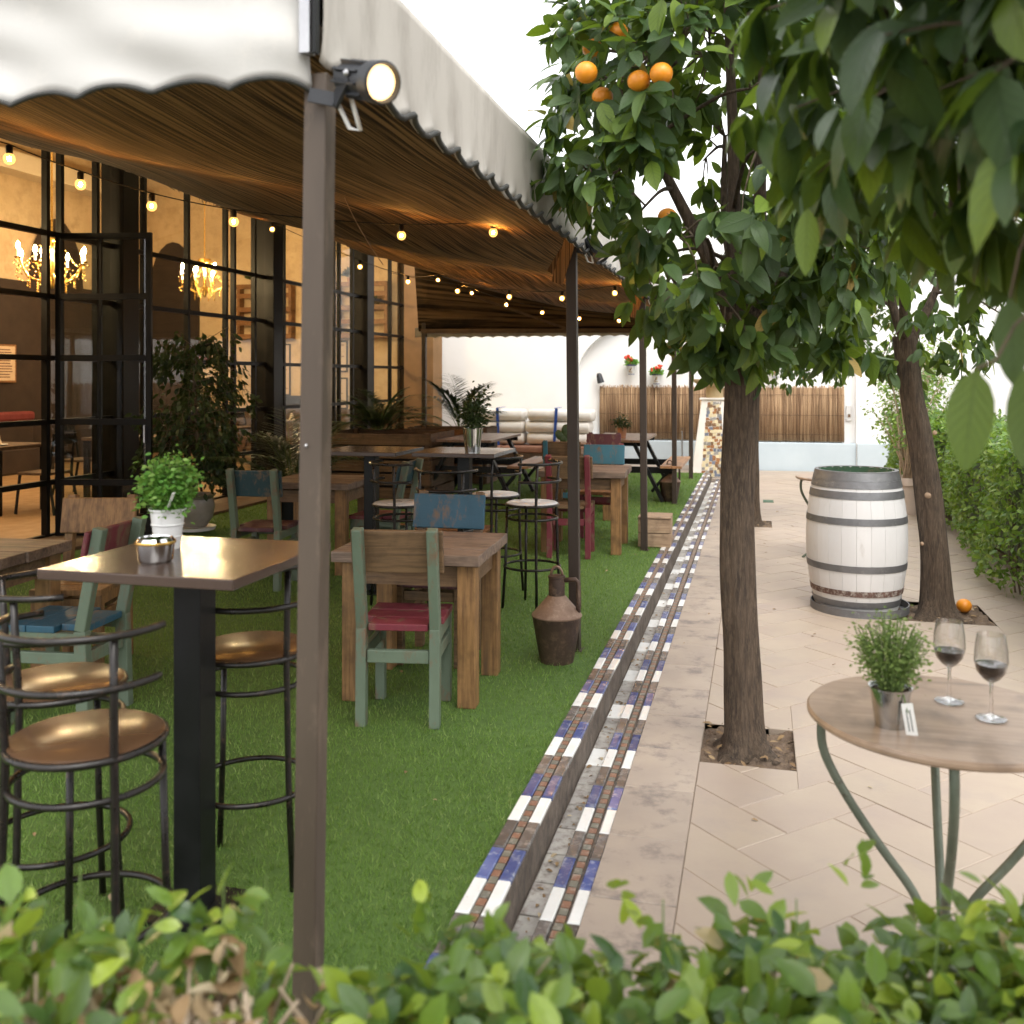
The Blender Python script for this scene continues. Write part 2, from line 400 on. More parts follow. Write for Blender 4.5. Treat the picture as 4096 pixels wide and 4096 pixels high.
wood('wood_old', (.21, .145, .105), (.14, .095, .07), axis=0, grain=60, rough=.6, bump=.6)
wood('wood_old_y', (.27, .185, .135), (.2, .135, .1), axis=1, grain=34, rough=.6, bump=.5)
wood('wood_leg', (.27, .145, .052), (.18, .092, .033), axis=2, grain=60, rough=.6, bump=.5, dfac=(.55, .75), dark=(.07, .04, .02))
wood('wood_board', (.18, .105, .05), (.125, .072, .034), axis=0, grain=65, rough=.6, bump=.4)
wood('wood_warm', (.26, .12, .04), (.18, .08, .027), axis=1, grain=40, rough=.55, bump=.3)
wood('wood_crate', (.4, .28, .18), (.3, .2, .125), axis=0, grain=40, rough=.7, bump=.5)
wood('wood_pallet', (.12, .072, .038), (.085, .05, .028), axis=0, grain=40, rough=.75, bump=.5)
wood('wood_pallet_y', (.12, .072, .038), (.085, .05, .028), axis=1, grain=40, rough=.75, bump=.5)
wood('wood_picnic', (.2, .115, .068), (.15, .085, .05), axis=1, grain=30, rough=.32, bump=.2)
wood('wood_bench', (.4, .21, .1), (.3, .155, .075), axis=1, grain=30, rough=.4, bump=.2)
wood('wood_round', (.34, .24, .165), (.27, .185, .125), axis=0, grain=22, rough=.35, bump=.2, dfac=(.7, .95))
def paint(name, c, under=(.16, .1, .06), wf=(.6, .74)):
    mat(name, c, tuple(x * .82 for x in c), rough=.55, scale=7, stretch=(1, 1, .5), bump=.2, bscale=45, wear=under, wfac=wf, wscale=13, rand=.06)
paint('paint_green', (.125, .165, .115)); paint('paint_blue', (.022, .088, .14)); paint('paint_sky', (.035, .15, .21))
paint('paint_red', (.165, .022, .035)); paint('paint_wine', (.085, .02, .03)); paint('paint_teal', (.018, .05, .062))
mat('black_paint', (.006, .0063, .0066), (.01, .0105, .011), rough=.45, scale=8, bump=.06, spec=.25)
mat('rust_jug', (.1, .062, .045), (.055, .035, .028), rough=.55, metal=.35, scale=7, bump=.25, wear=(.2, .13, .085), wfac=(.58, .8))
mat('rust_top', (.26, .17, .12), (.17, .105, .072), rough=.55, metal=.3, scale=9, bump=.25, wear=(.36, .26, .19), wfac=(.6, .85))
mat('barrel_white', (.63, .62, .61), (.58, .57, .56), rough=.6, scale=4, stretch=(1, 1, .4), bump=.15, bscale=40, rand=.04, wear=(.5, .475, .45), wfac=(.7, .86))
mat('barrel_hoop', (.2, .2, .205), (.15, .15, .155), rough=.5, metal=.55, scale=10, bump=.15, wear=(.32, .31, .3), wfac=(.65, .85))
mat('hoop_rust', (.16, .085, .065), (.09, .06, .05), rough=.75, metal=.2, scale=14, bump=.35, wear=(.4, .36, .32), wfac=(.55, .7))
mat('barrel_green', (.045, .12, .065), (.03, .08, .045), rough=.7, scale=10, bump=.3, wear=(.16, .15, .1), wfac=(.6, .8))
mat('barrel_lid', (.5, .42, .33), (.42, .34, .26), rough=.8, scale=9, bump=.3, wear=(.2, .13, .07), wfac=(.6, .75))
mat('bark', (.085, .057, .036), (.034, .023, .015), rough=.95, scale=9, stretch=(5, 5, .7), bump=1, bscale=16, wear=(.13, .092, .06), wfac=(.55, .75), bdist=.02)
mat('twig', (.14, .105, .07), (.09, .068, .045), rough=.9, scale=20, bump=.5)
mat('twig_pale', (.46, .36, .26), (.3, .225, .155), rough=.9, scale=25, bump=.4, rand=.25)
mat('green_stem', (.13, .2, .05), (.1, .15, .04), rough=.7, scale=20)
mat('orange_peel', (.75, .28, .015), (.68, .22, .012), rough=.42, scale=5, bump=.35, bscale=130, bdist=.002)
mat('green_fruit', (.03, .065, .02), (.045, .085, .025), rough=.4, scale=6, bump=.3, bscale=120, bdist=.002)
mat('pot_white', (.68, .68, .67), (.6, .6, .59), rough=.35, scale=8, bump=.05)
mat('pot_ceramic', (.36, .33, .29), (.25, .22, .19), rough=.16, scale=5, bump=.05)
mat('pot_stone', (.6, .5, .43), (.52, .42, .36), rough=.85, scale=7, bump=.2)
mat('terracotta', (.4, .19, .1), (.32, .15, .08), rough=.8, scale=9, bump=.2)
mat('tin', (.62, .63, .62), (.5, .51, .5), rough=.16, metal=1, scale=9, bump=.04, rvar=.08)
mat('steel_bright', (.7, .7, .7), (.6, .6, .6), rough=.07, metal=1, scale=6, bump=0, rvar=.03)
mat('paper', (.8, .79, .75), (.74, .73, .69), rough=.8, scale=10, bump=.02)
mat('paper_tan', (.62, .48, .33), (.55, .42, .29), rough=.8, scale=10, bump=.02)
mat('ink', (.03, .03, .03), (.04, .04, .04), rough=.7)
mat('table_iron', (.14, .165, .12), (.1, .12, .085), rough=.5, metal=.2, scale=14, bump=.15, wear=(.07, .045, .03), wfac=(.66, .8))
mat('cushion', (.8, .77, .72), (.75, .72, .67), rough=.9, scale=5, bump=.25, bscale=26)
mat('cushion_rust', (.34, .17, .11), (.27, .13, .085), rough=.9, scale=5, bump=.2)
mat('strap_blue', (.015, .08, .36), (.012, .06, .3), rough=.6, scale=20)
mat('geranium', (.62, .05, .03), (.75, .1, .04), rough=.6, scale=30)
mat('fountain_white', (.8, .77, .72), (.72, .69, .64), rough=.8, scale=5, bump=.2)
mat('stone_yellow', (.52, .4, .22), (.42, .32, .18), rough=.8, scale=9, bump=.4)
mat('red_fabric', (.16, .025, .024), (.13, .02, .02), rough=.7, scale=6)
mat('white_cloth', (.7, .6, .46), (.65, .55, .42), rough=.8, scale=6)
mat('gold', (.75, .48, .14), (.6, .38, .1), rough=.25, metal=1, scale=9, bump=0)
mat('wine', (.03, .002, .008), (.02, .0015, .006), rough=.03, scale=3, bump=0, rvar=.01)
mat('shutter', (.13, .05, .035), (.1, .04, .03), rough=.7, scale=6)
mat('peach_wall', (.66, .44, .32), (.6, .4, .29), rough=.85, scale=4, bump=.15)
for nm, c in (('chip_cream', (.72, .62, .4)), ('chip_rust', (.36, .17, .07)), ('chip_blue', (.17, .2, .26)), ('chip_brown', (.22, .13, .07)), ('chip_grey', (.3, .29, .27))):
    mat(nm, c, tuple(x * .8 for x in c), rough=.35, scale=20, bump=.05, rand=.15)
leafmat('leaf_orange', (.03, .062, .022), (.06, .105, .036), (.16, .24, .024), rough=.4, trans=.26, tcol=(.3, .46, .02), spec=.28, dead=(.4, .28, .08))
leafmat('leaf_hedge', (.06, .14, .022), (.13, .23, .035), (.3, .42, .09), rough=.3, trans=.3, tcol=(.4, .6, .04), vein=.2)
leafmat('leaf_front', (.035, .085, .03), (.12, .21, .03), (.36, .46, .06), spec=.6, rough=.24, trans=.34, tcol=(.5, .65, .05), vein=.18, dead=(.5, .38, .22))
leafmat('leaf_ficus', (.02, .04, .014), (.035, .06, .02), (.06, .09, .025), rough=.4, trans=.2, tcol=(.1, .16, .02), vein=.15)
leafmat('leaf_herb', (.12, .2, .045), (.2, .29, .075), (.34, .42, .15), rough=.5, trans=.3, tcol=(.35, .5, .08), vein=.1)
leafmat('leaf_basil', (.07, .2, .03), (.12, .28, .04), (.25, .4, .1), rough=.5, trans=.3, tcol=(.3, .5, .06), vein=.1)
leafmat('leaf_palm', (.02, .045, .015), (.03, .06, .018), (.05, .085, .025), rough=.4, trans=.15, tcol=(.1, .2, .02), vein=.05)
leafmat('blade', (.11, .195, .032), (.165, .28, .052), (.37, .45, .16), rough=.6, trans=.2, tcol=(.2, .35, .03), vein=0)
leafmat('litter', (.2, .12, .06), (.3, .2, .1), (.5, .42, .28), rough=.8, trans=.1, tcol=(.3, .2, .1), vein=.1)
reedmat('reed_ceiling', (.27, .165, .08), (.12, .07, .033), axis=1, freq=95, dark=(.016, .01, .006))
reedmat('reed_back', (.13, .08, .04), (.08, .05, .025), axis=0, freq=60, dark=(.015, .01, .006))
reedmat('reed_screen', (.5, .34, .2), (.36, .235, .135), axis=2, freq=55, dark=(.2, .12, .07), bump=.8)
emit('bulb_glow', (1, .5, .13), 1100); bulbmat('bulb_glass')
emit('candle_glow', (1, .7, .36), 600)
emit('down_glow', (1, .76, .46), 700)
emit('flood_glow', (1, .66, .3), 1.1)
glassmat('pane_glass'); trueglass('clear_glass')

# ------------------------------------------------------------------ ground, paving, kerb, lawn
def struct(name, mb, m, **k):
    o = mb.build(name, m, **k); o['kind'] = 'structure'; return o
struct('ground', MB().bx(-60, 60, -20, 90, -.3, -.05), 'mortar')
def clip(poly, a, b, c):           # keep a*x+b*y <= c
    out = []; n = len(poly)
    for i in range(n):
        p, q = poly[i], poly[(i + 1) % n]; dp = a * p[0] + b * p[1] - c; dq = a * q[0] + b * q[1] - c
        if dp <= 0: out.append(p)
        if dp * dq < 0: t = dp / (dp - dq); out.append((p[0] + (q[0] - p[0]) * t, p[1] + (q[1] - p[1]) * t))
    return out
def area(p): return abs(sum(p[i][0] * p[(i + 1) % len(p)][1] - p[(i + 1) % len(p)][0] * p[i][1] for i in range(len(p)))) / 2 if len(p) > 2 else 0
def cut_rect(poly, r):
    x0, x1, y0, y1 = r; out = []
    for a, b, c in ((1, 0, x0), (-1, 0, -x1), (0, 1, y0), (0, -1, -y1)):
        q = clip(poly, a, b, c)
        if area(q) > 1e-4: out.append(q)
        poly = clip(poly, -a, -b, -c)
        if area(poly) < 1e-5: break
    return out
PITS = [(-.235, .155, 4.13, 4.6), (.86, 1.5, 6.85, 7.45), (-.235, .15, 10.75, 11.25)]
pav = empty('paving', kind='structure')
w = .235; jt = .003
c45 = math.sqrt(.5)
def piece(poly, parent, m, th=.045, name='paving_stone', dz=0):
    cx = sum(p[0] for p in poly) / len(poly); cyy = sum(p[1] for p in poly) / len(poly)
    inn = [(p[0] - cx, p[1] - cyy) for p in poly]
    top = [(x * (1 - .004 / max(.05, math.hypot(x, y))), y * (1 - .004 / max(.05, math.hypot(x, y)))) for x, y in inn]
    n = len(poly); b = MB()
    b.add([(x, y, -th) for x, y in inn] + [(x, y, -.003) for x, y in inn] + [(x, y, 0) for x, y in top],
          [tuple(range(2 * n, 3 * n))] + [(i, (i + 1) % n, (i + 1) % n + n, i + n) for i in range(n)] + [(i + n, (i + 1) % n + n, (i + 1) % n + 2 * n, i + 2 * n) for i in range(n)])
    o = b.build(name, m, parent); o.location = (cx, cyy, dz); return o
full_me = None
for nn in range(-2, 60):
    for mm_ in range(-22, 22):
        for kind in (0, 1):
            ox, oy = nn + 2 * mm_, nn - 2 * mm_
            r = (ox, ox + 2, oy, oy + 1) if kind == 0 else (ox, ox + 1, oy + 1, oy + 3)
            g = jt / w / 2
            q = [(r[0] + g, r[2] + g), (r[1] - g, r[2] + g), (r[1] - g, r[3] - g), (r[0] + g, r[3] - g)]
            poly = [((x - y) * c45 * w + .1, (x + y) * c45 * w - .1) for x, y in q]
            if max(p[0] for p in poly) < -.235 or min(p[0] for p in poly) > 2.3: continue
            if max(p[1] for p in poly) < 1.2 or min(p[1] for p in poly) > 17.35: continue
            inside = min(p[0] for p in poly) >= -.235 and max(p[0] for p in poly) <= 2.3 and max(p[1] for p in poly) <= 17.35
            hit = [pt for pt in PITS if not (max(p[0] for p in poly) < pt[0] or min(p[0] for p in poly) > pt[1] or max(p[1] for p in poly) < pt[2] or min(p[1] for p in poly) > pt[3])]
            dz = rng.uniform(-.0015, .0012)
            if inside and not hit:
                cx = sum(p[0] for p in poly) / 4; cy_ = sum(p[1] for p in poly) / 4
                if full_me is None: full_me = {}
                if kind not in full_me:
                    o = piece(poly, pav, 'paving', dz=dz); full_me[kind] = o.data
                else: inst('paving_stone', full_me[kind], pav, (cx, cy_, dz))
            else:
                ps = [clip(clip(clip(poly, -1, 0, .235), 1, 0, 2.3), 0, 1, 17.35)]
                for h in hit: ps = [s for p in ps for s in cut_rect(p, h)]
                for p in ps:
                    if area(p) > 2e-4: piece(p, pav, 'paving', dz=dz)
gr_ = [[(-.235, 1.2), (2.3, 1.2), (2.3, 17.34), (-.235, 17.34)]]
for h in PITS: gr_ = [s for p in gr_ for s in cut_rect(p, h)]
for p in gr_: MB().prism(p, -.045, -.0032).build('grout', 'grout', pav)
MB().bx(-.505, -.236, 1.3, 17.3, -.045, -.0032).build('grout', 'grout', pav)
y = 1.3; me_b = None
while y < 17.3:                                                   # plain slabs between kerb and herringbone
    L = .42
    if me_b is None:
        o = piece([(-.505, y), (-.2375, y), (-.2375, y + L - .003), (-.505, y + L - .003)], pav, 'paving_band', name='border_slab'); me_b = o.data
    else: inst('border_slab', me_b, pav, (-.37125, y + L / 2 - .0015, rng.uniform(-.001, .001)))
    y += L
for i, pt in enumerate(PITS):                                     # earth in the tree pits
    b = MB(); n = 14
    x0, x1, y0, y1 = pt[0] - .012, pt[1] + .012, pt[2] - .012, pt[3] + .012
    vs_ = [(x0 + (x1 - x0) * i_ / n, y0 + (y1 - y0) * j / n, -.02 + nrg.uniform(-.014, .014) + .016 * math.sin(i_ * 1.3) * math.sin(j * 1.7)) for j in range(n + 1) for i_ in range(n + 1)]
    b.add(vs_, [(j * (n + 1) + i_, j * (n + 1) + i_ + 1, (j + 1) * (n + 1) + i_ + 1, (j + 1) * (n + 1) + i_) for j in range(n) for i_ in range(n)])
    o = b.build('soil', 'soil', smooth=True); tag(o, kind='structure')
    k = 40
    lt = empty('leaf_litter', ((x0 + x1) / 2, (y0 + y1) / 2, 0), label=['dry leaf litter in the pit of the nearest upright orange tree', 'dry leaf litter beside the barrel round the leaning tree', 'dry leaf litter round the farthest orange tree'][i], cat='leaves', kind='stuff')
    Pp = np.column_stack([nrg.uniform(x0 + .02, x1 - .02, k), nrg.uniform(y0 + .02, y1 - .02, k), nrg.uniform(-.008, .012, k)])
    foliage(lt, Pp, rand_dirs(k) * (1, 1, .2), np.tile((0, 0, 1.), (k, 1)) + rand_dirs(k) * .4, nrg.uniform(.02, .05, k), 'litter')

kerb = empty('kerb', kind='structure')
MB().bx(-.818, -.706, 1.0, 15.6, -.06, .098).build('kerb_body', 'concrete', kerb)
MB().bx(-.706, -.5, 1.0, 17.3, -.06, -.036).build('channel_bed', 'concrete', kerb)
MB().bx(-.624, -.506, 1.0, 15.9, -.036, -.014).build('strip_bed', 'concrete', kerb)
MB().bx(-.706, -.506, 15.75, 17.35, -.036, -.002).build('channel_end', 'paving_band', kerb)
tile_me = {}
def tile_obj(name, w_, l_, h_, m, loc):
    k = (w_, l_, h_, m)
    if k not in tile_me:
        b = MB(); bv = .004
        x, y_ = w_ / 2, l_ / 2
        vs_ = [(sx * x, sy * y_, z) for z, in ((0,), (h_ - bv,)) for sx, sy in ((-1, -1), (1, -1), (1, 1), (-1, 1))] + [(sx * (x - bv), sy * (y_ - bv), h_) for sx, sy in ((-1, -1), (1, -1), (1, 1), (-1, 1))]
        b.add(vs_, [(8, 9, 10, 11)] + [(i, (i + 1) % 4, (i + 1) % 4 + 4, i + 4) for i in range(4)] + [(i + 4, (i + 1) % 4 + 4, (i + 1) % 4 + 8, i + 8) for i in range(4)])
        tile_me[k] = b.mesh(name, m)
    o = inst(name, tile_me[k], kerb, (loc[0] + rng.uniform(-.001, .001), loc[1], loc[2] + rng.uniform(-.0015, .001)), rng.uniform(-.012, .012)); return o
seq = ['tile_dark', 'tile_white', 'tile_blue']
ph = 2.82                                                       # a white tile of the path-side strip starts here
i0 = -8
for i in range(i0, 66):
    yy = ph + i * .196
    m = seq[(i + 1) % 3]
    for xx in (-.607, -.5235):
        if yy < 15.6: tile_obj('kerb_tile', .04, .19, .012, m, (xx, yy + .098, -.0145))
    m2 = seq[(i + 1) % 3]
    y2 = yy - .22
    for xx in (-.799, -.7265):
        if y2 < 15.4: tile_obj('kerb_tile', .04, .19, .014, m2, (xx, y2 + .098, .0975))
    y3 = yy + .06
    m3 = ['tile_faded', 'tile_white', 'tile_faded'][(i + 1) % 3] if i > 4 else 'tile_faded'
    if y3 < 15.4: tile_obj('channel_tile', .074, .185, .008, m3, (-.664, y3 + .098, -.036))
for xx, zz in ((-.7628, .0975), (-.565, -.0145)):
    a, b2 = MB(), MB(); y = 1.2; k = 0
    while y < 15.5:
        (a if k % 2 else b2).box((xx, y + .019, zz + .005), (.026, .037, .01)); y += .0415; k += 1
    a.build('mosaic_band', 'mosaic_red', kerb, kind='stuff'); b2.build('mosaic_band', 'mosaic_green', kerb, kind='stuff')

struct('lawn', MB().bx(-6.0, -.819, .6, 15.6, -.04, .1), 'turf_base')
nb = 330000
# more blades where the lawn is seen close
yb = 1.4 + 14.1 * nrg.random(nb) ** 1.75
xb = nrg.uniform(-5.9, -.825, nb)
xb = np.where((yb < 4) & (nrg.random(nb) < .5), -.825 - nrg.random(nb) ** 1.2 * 3, xb)
Pg = np.column_stack([xb, yb, np.full(nb, .099)])
Dg = np.column_stack([nrg.normal(.05, .5, nb), nrg.normal(-.12, .5, nb), np.ones(nb)])
Sg = nrg.uniform(.013, .025, nb) * (1 + .03 * yb)
Ug = rand_dirs(nb)
lawn_g = empty('artificial_grass', label='short green artificial grass covering the terrace', cat='grass', kind='stuff')
Tb = (np.array([(-.07, 0, 0), (.07, 0, 0), (0, 1, .15)], float), [(0, 1, 2)], np.array([(0, 0), (1, 0), (.5, 1)], float))
pat = .5 + .5 * np.sin(xb * 5 + np.sin(yb * 3) * 2) * np.sin(yb * 4.1)
me = leaf_mesh('grass_blades', Tb, Pg, basis(Dg, Ug), Sg, np.clip(nrg.random(nb) * .85 + pat * .15, 0, .999), 'blade')
o = bpy.data.objects.new('grass_blades', me); col.objects.link(o); o.parent = lawn_g; o['kind'] = 'stuff'
struct('terrace_paving', MB().bx(-6.3, -.72, 15.6, 17.4, -.04, .06), 'paving_band')
# ------------------------------------------------------------------ white back wall with the arched recess
BW = empty('courtyard_wall', (0, 17.4, 0), label='tall white rendered courtyard wall with an arched recess', cat='wall')
ax0, ax1, spring, zc = -3.16, 1.62, 1.67, 1.0
acx = .0; AR = 3.16
outer = [(-6.4, -.05), (-3.16, -.05), (-3.16, 1.67)]
arc = []
for i in range(15):                                               # left half of a wide arch
    t = i / 14; arc.append((-3.16 + 3.16 * (1 - math.cos(t * PI / 2)), 1.67 + 1.35 * math.sin(t * PI / 2)))
ring = [(-6.4, -.05), (-3.16, -.05)] + arc + [(1.62, 3.02), (1.62, -.05), (4.6, -.05), (4.6, 4.6), (-6.4, 4.6)]
def xz_prism(poly, y0, y1):
    n = len(poly)
    return MB().add([(x, y0, z) for x, z in poly] + [(x, y1, z) for x, z in poly], [tuple(range(n)), tuple(range(2 * n - 1, n - 1, -1))] + [(i, i + n, (i + 1) % n + n, (i + 1) % n) for i in range(n)])
xz_prism(ring, 0, .3).build('wall_face', 'wall_white', BW)
MB().bx(-3.4, 1.9, .17, .4, -.05, 4).build('recess_back', 'wall_white', BW)
MB().bx(-3.158, 1.618, .0, .168, -.04, .48).build('plinth', 'wall_blue', BW, bevel=.01)
MB().bx(1.63, 4.5, -.06, -.002, -.04, .49).build('plinth', 'wall_blue', BW, bevel=.01)
MB().bx(1.47, 1.56, .135, .169, .86, 1.12).build('bell_box', 'pot_white', BW, bevel=.005)
MB().box((1.515, .13, .95), (.04, .012, .05)).build('bell_button', 'wood_leg', BW)
# ------------------------------------------------------------------ restaurant building
FX = -6.35
RB = empty('restaurant_building', (0, 0, 0), label='restaurant with tall black steel glazing and warm lit dining room', cat='building')
MB().bx(FX - .2, FX + .05, 2.5, 17.38, 3.95, 7).build('upper_wall', 'plaster_cream', RB)
MB().bx(-12.2, -12, 2.5, 17.38, 0, 5.7).build('inner_wall', 'plaster_tan', RB)
MB().bx(-11.999, -11.93, 2.5, 17.19, 0, 3.22).build('dado', 'wall_brown', RB)
MB().bx(-12.2, FX - .2, 17.2, 17.38, 0, 5.7).build('end_wall', 'plaster_tan', RB)
MB().bx(-12.2, FX - .2, 2.4, 2.5, 0, 5.7).build('near_wall', 'wall_brown', RB)
MB().bx(-12.2, FX - .2, 2.5, 17.2, 5.6, 5.7).build('ceiling', 'plaster_cream', RB)
MB().bx(-12.2, FX + .1, 2.5, 17.2, -.02, .1).build('floor', 'floor_inside', RB)
MB().bx(-11.998, -11.6, 2.6, 17.1, 4.95, 5.25).build('cornice', 'plaster_cream', RB)
MB().bx(FX - .1, -5.72, 2.5, 17.0, .08, .135).build('threshold', 'wood_pallet_y', RB, bevel=.008)
MB().bx(-11.92, -10.7, 17.13, 17.199, .1, 3.2).build('dado', 'wall_brown', RB)
MB().bx(-10.7, FX - .21, 17.15, 17.199, .1, 1.0).build('dado', 'wood_pallet', RB)
MB().add([(-11.3 + .55 * math.cos(a), 17.19, 3.2 + 1.1 * math.sin(a)) for a in [PI * i / 12 for i in range(13)]], [tuple(range(12, -1, -1))]).build('niche', 'wall_brown', RB)
for yc in (9.0, 11.8, 14.7):                                       # arched niches
    pts = [(yc - .7, 3.2), (yc + .7, 3.2)] + [(yc + .7 * math.cos(a), 3.2 + 1.2 * math.sin(a)) for a in [PI * i / 10 for i in range(11)]]
    n = len(pts)
    MB().add([(-11.97, p[0], p[1]) for p in pts], [tuple(range(n))]).build('niche', 'wall_brown', RB)
TR = (.13, .63, 1.19, 1.78, 2.35, 2.93, 3.9)
CY = (5.6, 8.72, 11.88, 15.08)
pane_me = {}
def pane(parent, y0, y1, z0, z1, x):
    k = (round(y1 - y0, 3), round(z1 - z0, 3))
    if k not in pane_me: pane_me[k] = MB().box((0, 0, 0), (.006, y1 - y0, z1 - z0)).mesh('pane', 'pane_glass')
    o = inst('pane', pane_me[k], parent, (x, (y0 + y1) / 2, (z0 + z1) / 2)); o.rotation_euler = (rng.uniform(-.002, .002), rng.uniform(-.004, .004), rng.uniform(-.006, .006)); return o
for ci, c in enumerate(CY):
    MB().bx(FX - .12, FX + .14, c - .13, c + .13, .08, 4.0).build('column', 'steel_black', RB, bevel=.006)
    y0 = c + .13; y1 = (CY[ci + 1] - .13) if ci < 3 else 17.29
    offs = [y0] + [c + d for d in (.4, 1.22, 2.05, 2.24, 2.75) if c + d < y1 - .05] + [y1]
    for zi in range(len(TR) - 1):
        pass
    win = MB()
    for yy in offs[1:-1]: win.bx(FX - .03, FX + .03, yy - .022, yy + .022, .1, 3.95)
    for z in TR: win.bx(FX - .027, FX + .027, y0, y1, z - .024, z + .024)
    W_ = win.build('window', 'steel_black', RB)
    for a, b in zip(offs[:-1], offs[1:]):
        for zi in range(len(TR) - 1):
            if ci == 0 and a > c + 1.0 and b < c + 2.1 and zi < 5: continue      # doorway standing open
            pane(W_, a + .02, b - .02, TR[zi] + .024, TR[zi + 1] - .024, FX)
MB().bx(FX - .19, FX + .058, 17.3, 17.395, .0, 4.3).build('end_jamb', 'steel_black', RB)
# the left bay's door leaf swung out over the terrace
dl = empty('door', (FX + .04, 7.74, 0), math.radians(-78), label='black steel glazed door leaf standing open towards the terrace', cat='door')
dm = MB()
for yy in (.025, .42, .875): dm.bx(-.02, .02, yy - .025, yy + .025, .12, 2.94) if yy != .42 else dm.bx(-.014, .014, yy - .012, yy + .012, .15, 2.9)
for z in (.15, .63, 1.19, 1.78, 2.35, 2.91): dm.bx(-.0185, .0185, .05, .85, z - .028, z + .028)
dm.build('frame', 'steel_black', dl)
for zi, (z0, z1) in enumerate(((.15, .63), (.63, 1.19), (1.19, 1.78), (1.78, 2.35), (2.35, 2.91))):
    for a, b in ((.05, .408), (.432, .85)): MB().bx(-.003, .003, a, b, z0 + .028, z1 - .028).build('pane', 'pane_glass', dl)
MB().bx(.02, .05, .84, .855, 1.0, 1.16).build('handle', 'metal_grey', dl)
# ochre pier at the far end of the terrace
pr = MB().bx(FX + .06, -5.72, 16.85, 17.37, .03, 4.2).build('ochre_pier', 'ochre_wall', bevel=.01)
tag(pr, 'ochre plastered pier where the glazing ends against the white wall', 'pillar')

# ------------------------------------------------------------------ awning
PY_ = [2.0, 5.3, 8.5, 11.7, 14.65]
PXX = -.955
AX0, AY0, AY1 = -.93, 1.94, 15.45
AW = empty('awning', (0, 0, 0), label='long white canvas awning with scalloped hem and reed mat lining', cat='awning')
def grid(name, m, fn, nu, nv, parent, thick=.004, smooth=True):
    b = MB(); vs_ = [fn(i / nu, j / nv) for j in range(nv + 1) for i in range(nu + 1)]
    b.add(vs_, [(j * (nu + 1) + i, j * (nu + 1) + i + 1, (j + 1) * (nu + 1) + i + 1, (j + 1) * (nu + 1) + i) for j in range(nv) for i in range(nu)])
    o = b.build(name, m, parent, smooth=smooth)
    if thick: sm = o.modifiers.new('solid', 'SOLIDIFY'); sm.thickness = thick
    return o
def roof_z(x): return 2.6 + (-x + AX0) * .235
def scal(s, per=.19, amp=.02): 
    t = (s / per) % 1
    return amp * (math.sin(PI * t) ** .8) 
def n2(x, y):
    return (math.sin(x * 3.1 + 1.7 * math.sin(y * 2.3)) + math.sin(y * 4.7 + x * 1.9 + 1) * .6 + math.sin((x + y) * 7.3) * .35) / 2
def front(u, v):
    x = AX0 - u * 5.5
    lo = 2.218 + scal(x, .185, .022) - .012 * math.sin(x * 1.1); hi = roof_z(x)
    z = lo + (hi - lo) * v
    d = (1 - v) ** .5
    wr = .02 * math.sin(x * 7 + z * 19 + 1.5 * math.sin(x * 3)) * math.exp(-((z - 2.36) / .09) ** 2) + .03 * n2(x * 1.6, z * 5 + x) * d
    rnd_ = .05 * math.exp(-(u * 5.5) / .05)
    return (x - .02 * math.exp(-(u * 5.5) / .03), AY0 - .012 + wr - .02 * (1 - v) ** 3 + rnd_, z)
grid('front_valance', 'canvas', front, 420, 26, AW, .003)
def side(u, v):
    y = AY0 + .03 + u * (AY1 - AY0 - .03)
    lo = 2.275 + scal(y, .2, .035); hi = roof_z(AX0)
    z = lo + (hi - lo) * v
    return (AX0 + .007 * n2(y * 1.1, z * 2) * (1 - v * .5) + .012 * math.sin(y * 31.4) * (1 - v) ** 9 + .012, y, z)
grid('side_valance', 'canvas_side', side, 700, 14, AW, .003)
def roofp(u, v):
    x = AX0 - v * (AX0 - FX - .02); y = AY0 + u * (AY1 - AY0)
    return (x, y, roof_z(x) - .02 * math.sin(u * 30))
grid('roof_canvas', 'canvas', roofp, 60, 12, AW, .004)
rope = MB()
pts = []
y = AY0 + .05
while y < AY1:
    pts.append((AX0 + .028 + .012 * math.sin(y * 31.4), y, 2.272 + scal(y, .2, .035))); y += .02
rope.tube(pts, .009, 5); rope.build('hem_rope', 'trim_dark', AW, smooth=True)
rope = MB(); pts = []; x = AX0
while x > -6.3:
    p = front((AX0 - x) / 5.5, 0); pts.append((p[0], p[1] - .002, p[2] - .004)); x -= .015
rope.tube(pts, .006, 5); rope.build('hem_rope', 'trim_dark', AW, smooth=True)
def mat_z(x, y):
    s = min(1, max(0, (-.98 - x) / 3.9))
    bay = math.sin(PI * ((y - 2.0) / 3.22 % 1)) ** 2
    z = 2.40 + s * .86 - (.13 + .1 * bay) * 4 * s * (1 - s) * .8 + .012 * n2(x * 1.3, y * .9) + .05 * math.exp(-((s - .93) / .07) ** 2) * math.sin(y * 2.1)
    return z
def matp(u, v):
    y = AY0 + .03 + u * (13.0 - AY0)
    rag = .05 * n2(y * 3, 1) + .03 * math.sin(y * 23)
    x = -.985 - v * (3.9 + rag * (v ** 6))
    return (x, y, mat_z(x, y))
grid('reed_mat', 'reed_ceiling', matp, 260, 90, AW, .012)
fr_ = MB(); y = AY0 + .1                                            # broken cane ends along the ragged inner edge
while y < 12.9:
    p = matp((y - AY0 - .03) / (13.0 - AY0), 1); L_ = rng.uniform(.06, .28); dz_ = rng.uniform(-.03, .012)
    fr_.tube([(p[0] + rng.uniform(-.05, .06), y, p[2] + rng.uniform(-.012, .006)), (p[0] - rng.uniform(-.02, .05), y + L_, p[2] + dz_)], rng.uniform(.0025, .005), 4); y += rng.uniform(.012, .05)
fr_.build('broken_canes', 'wood_pallet_y', AW, kind='stuff')
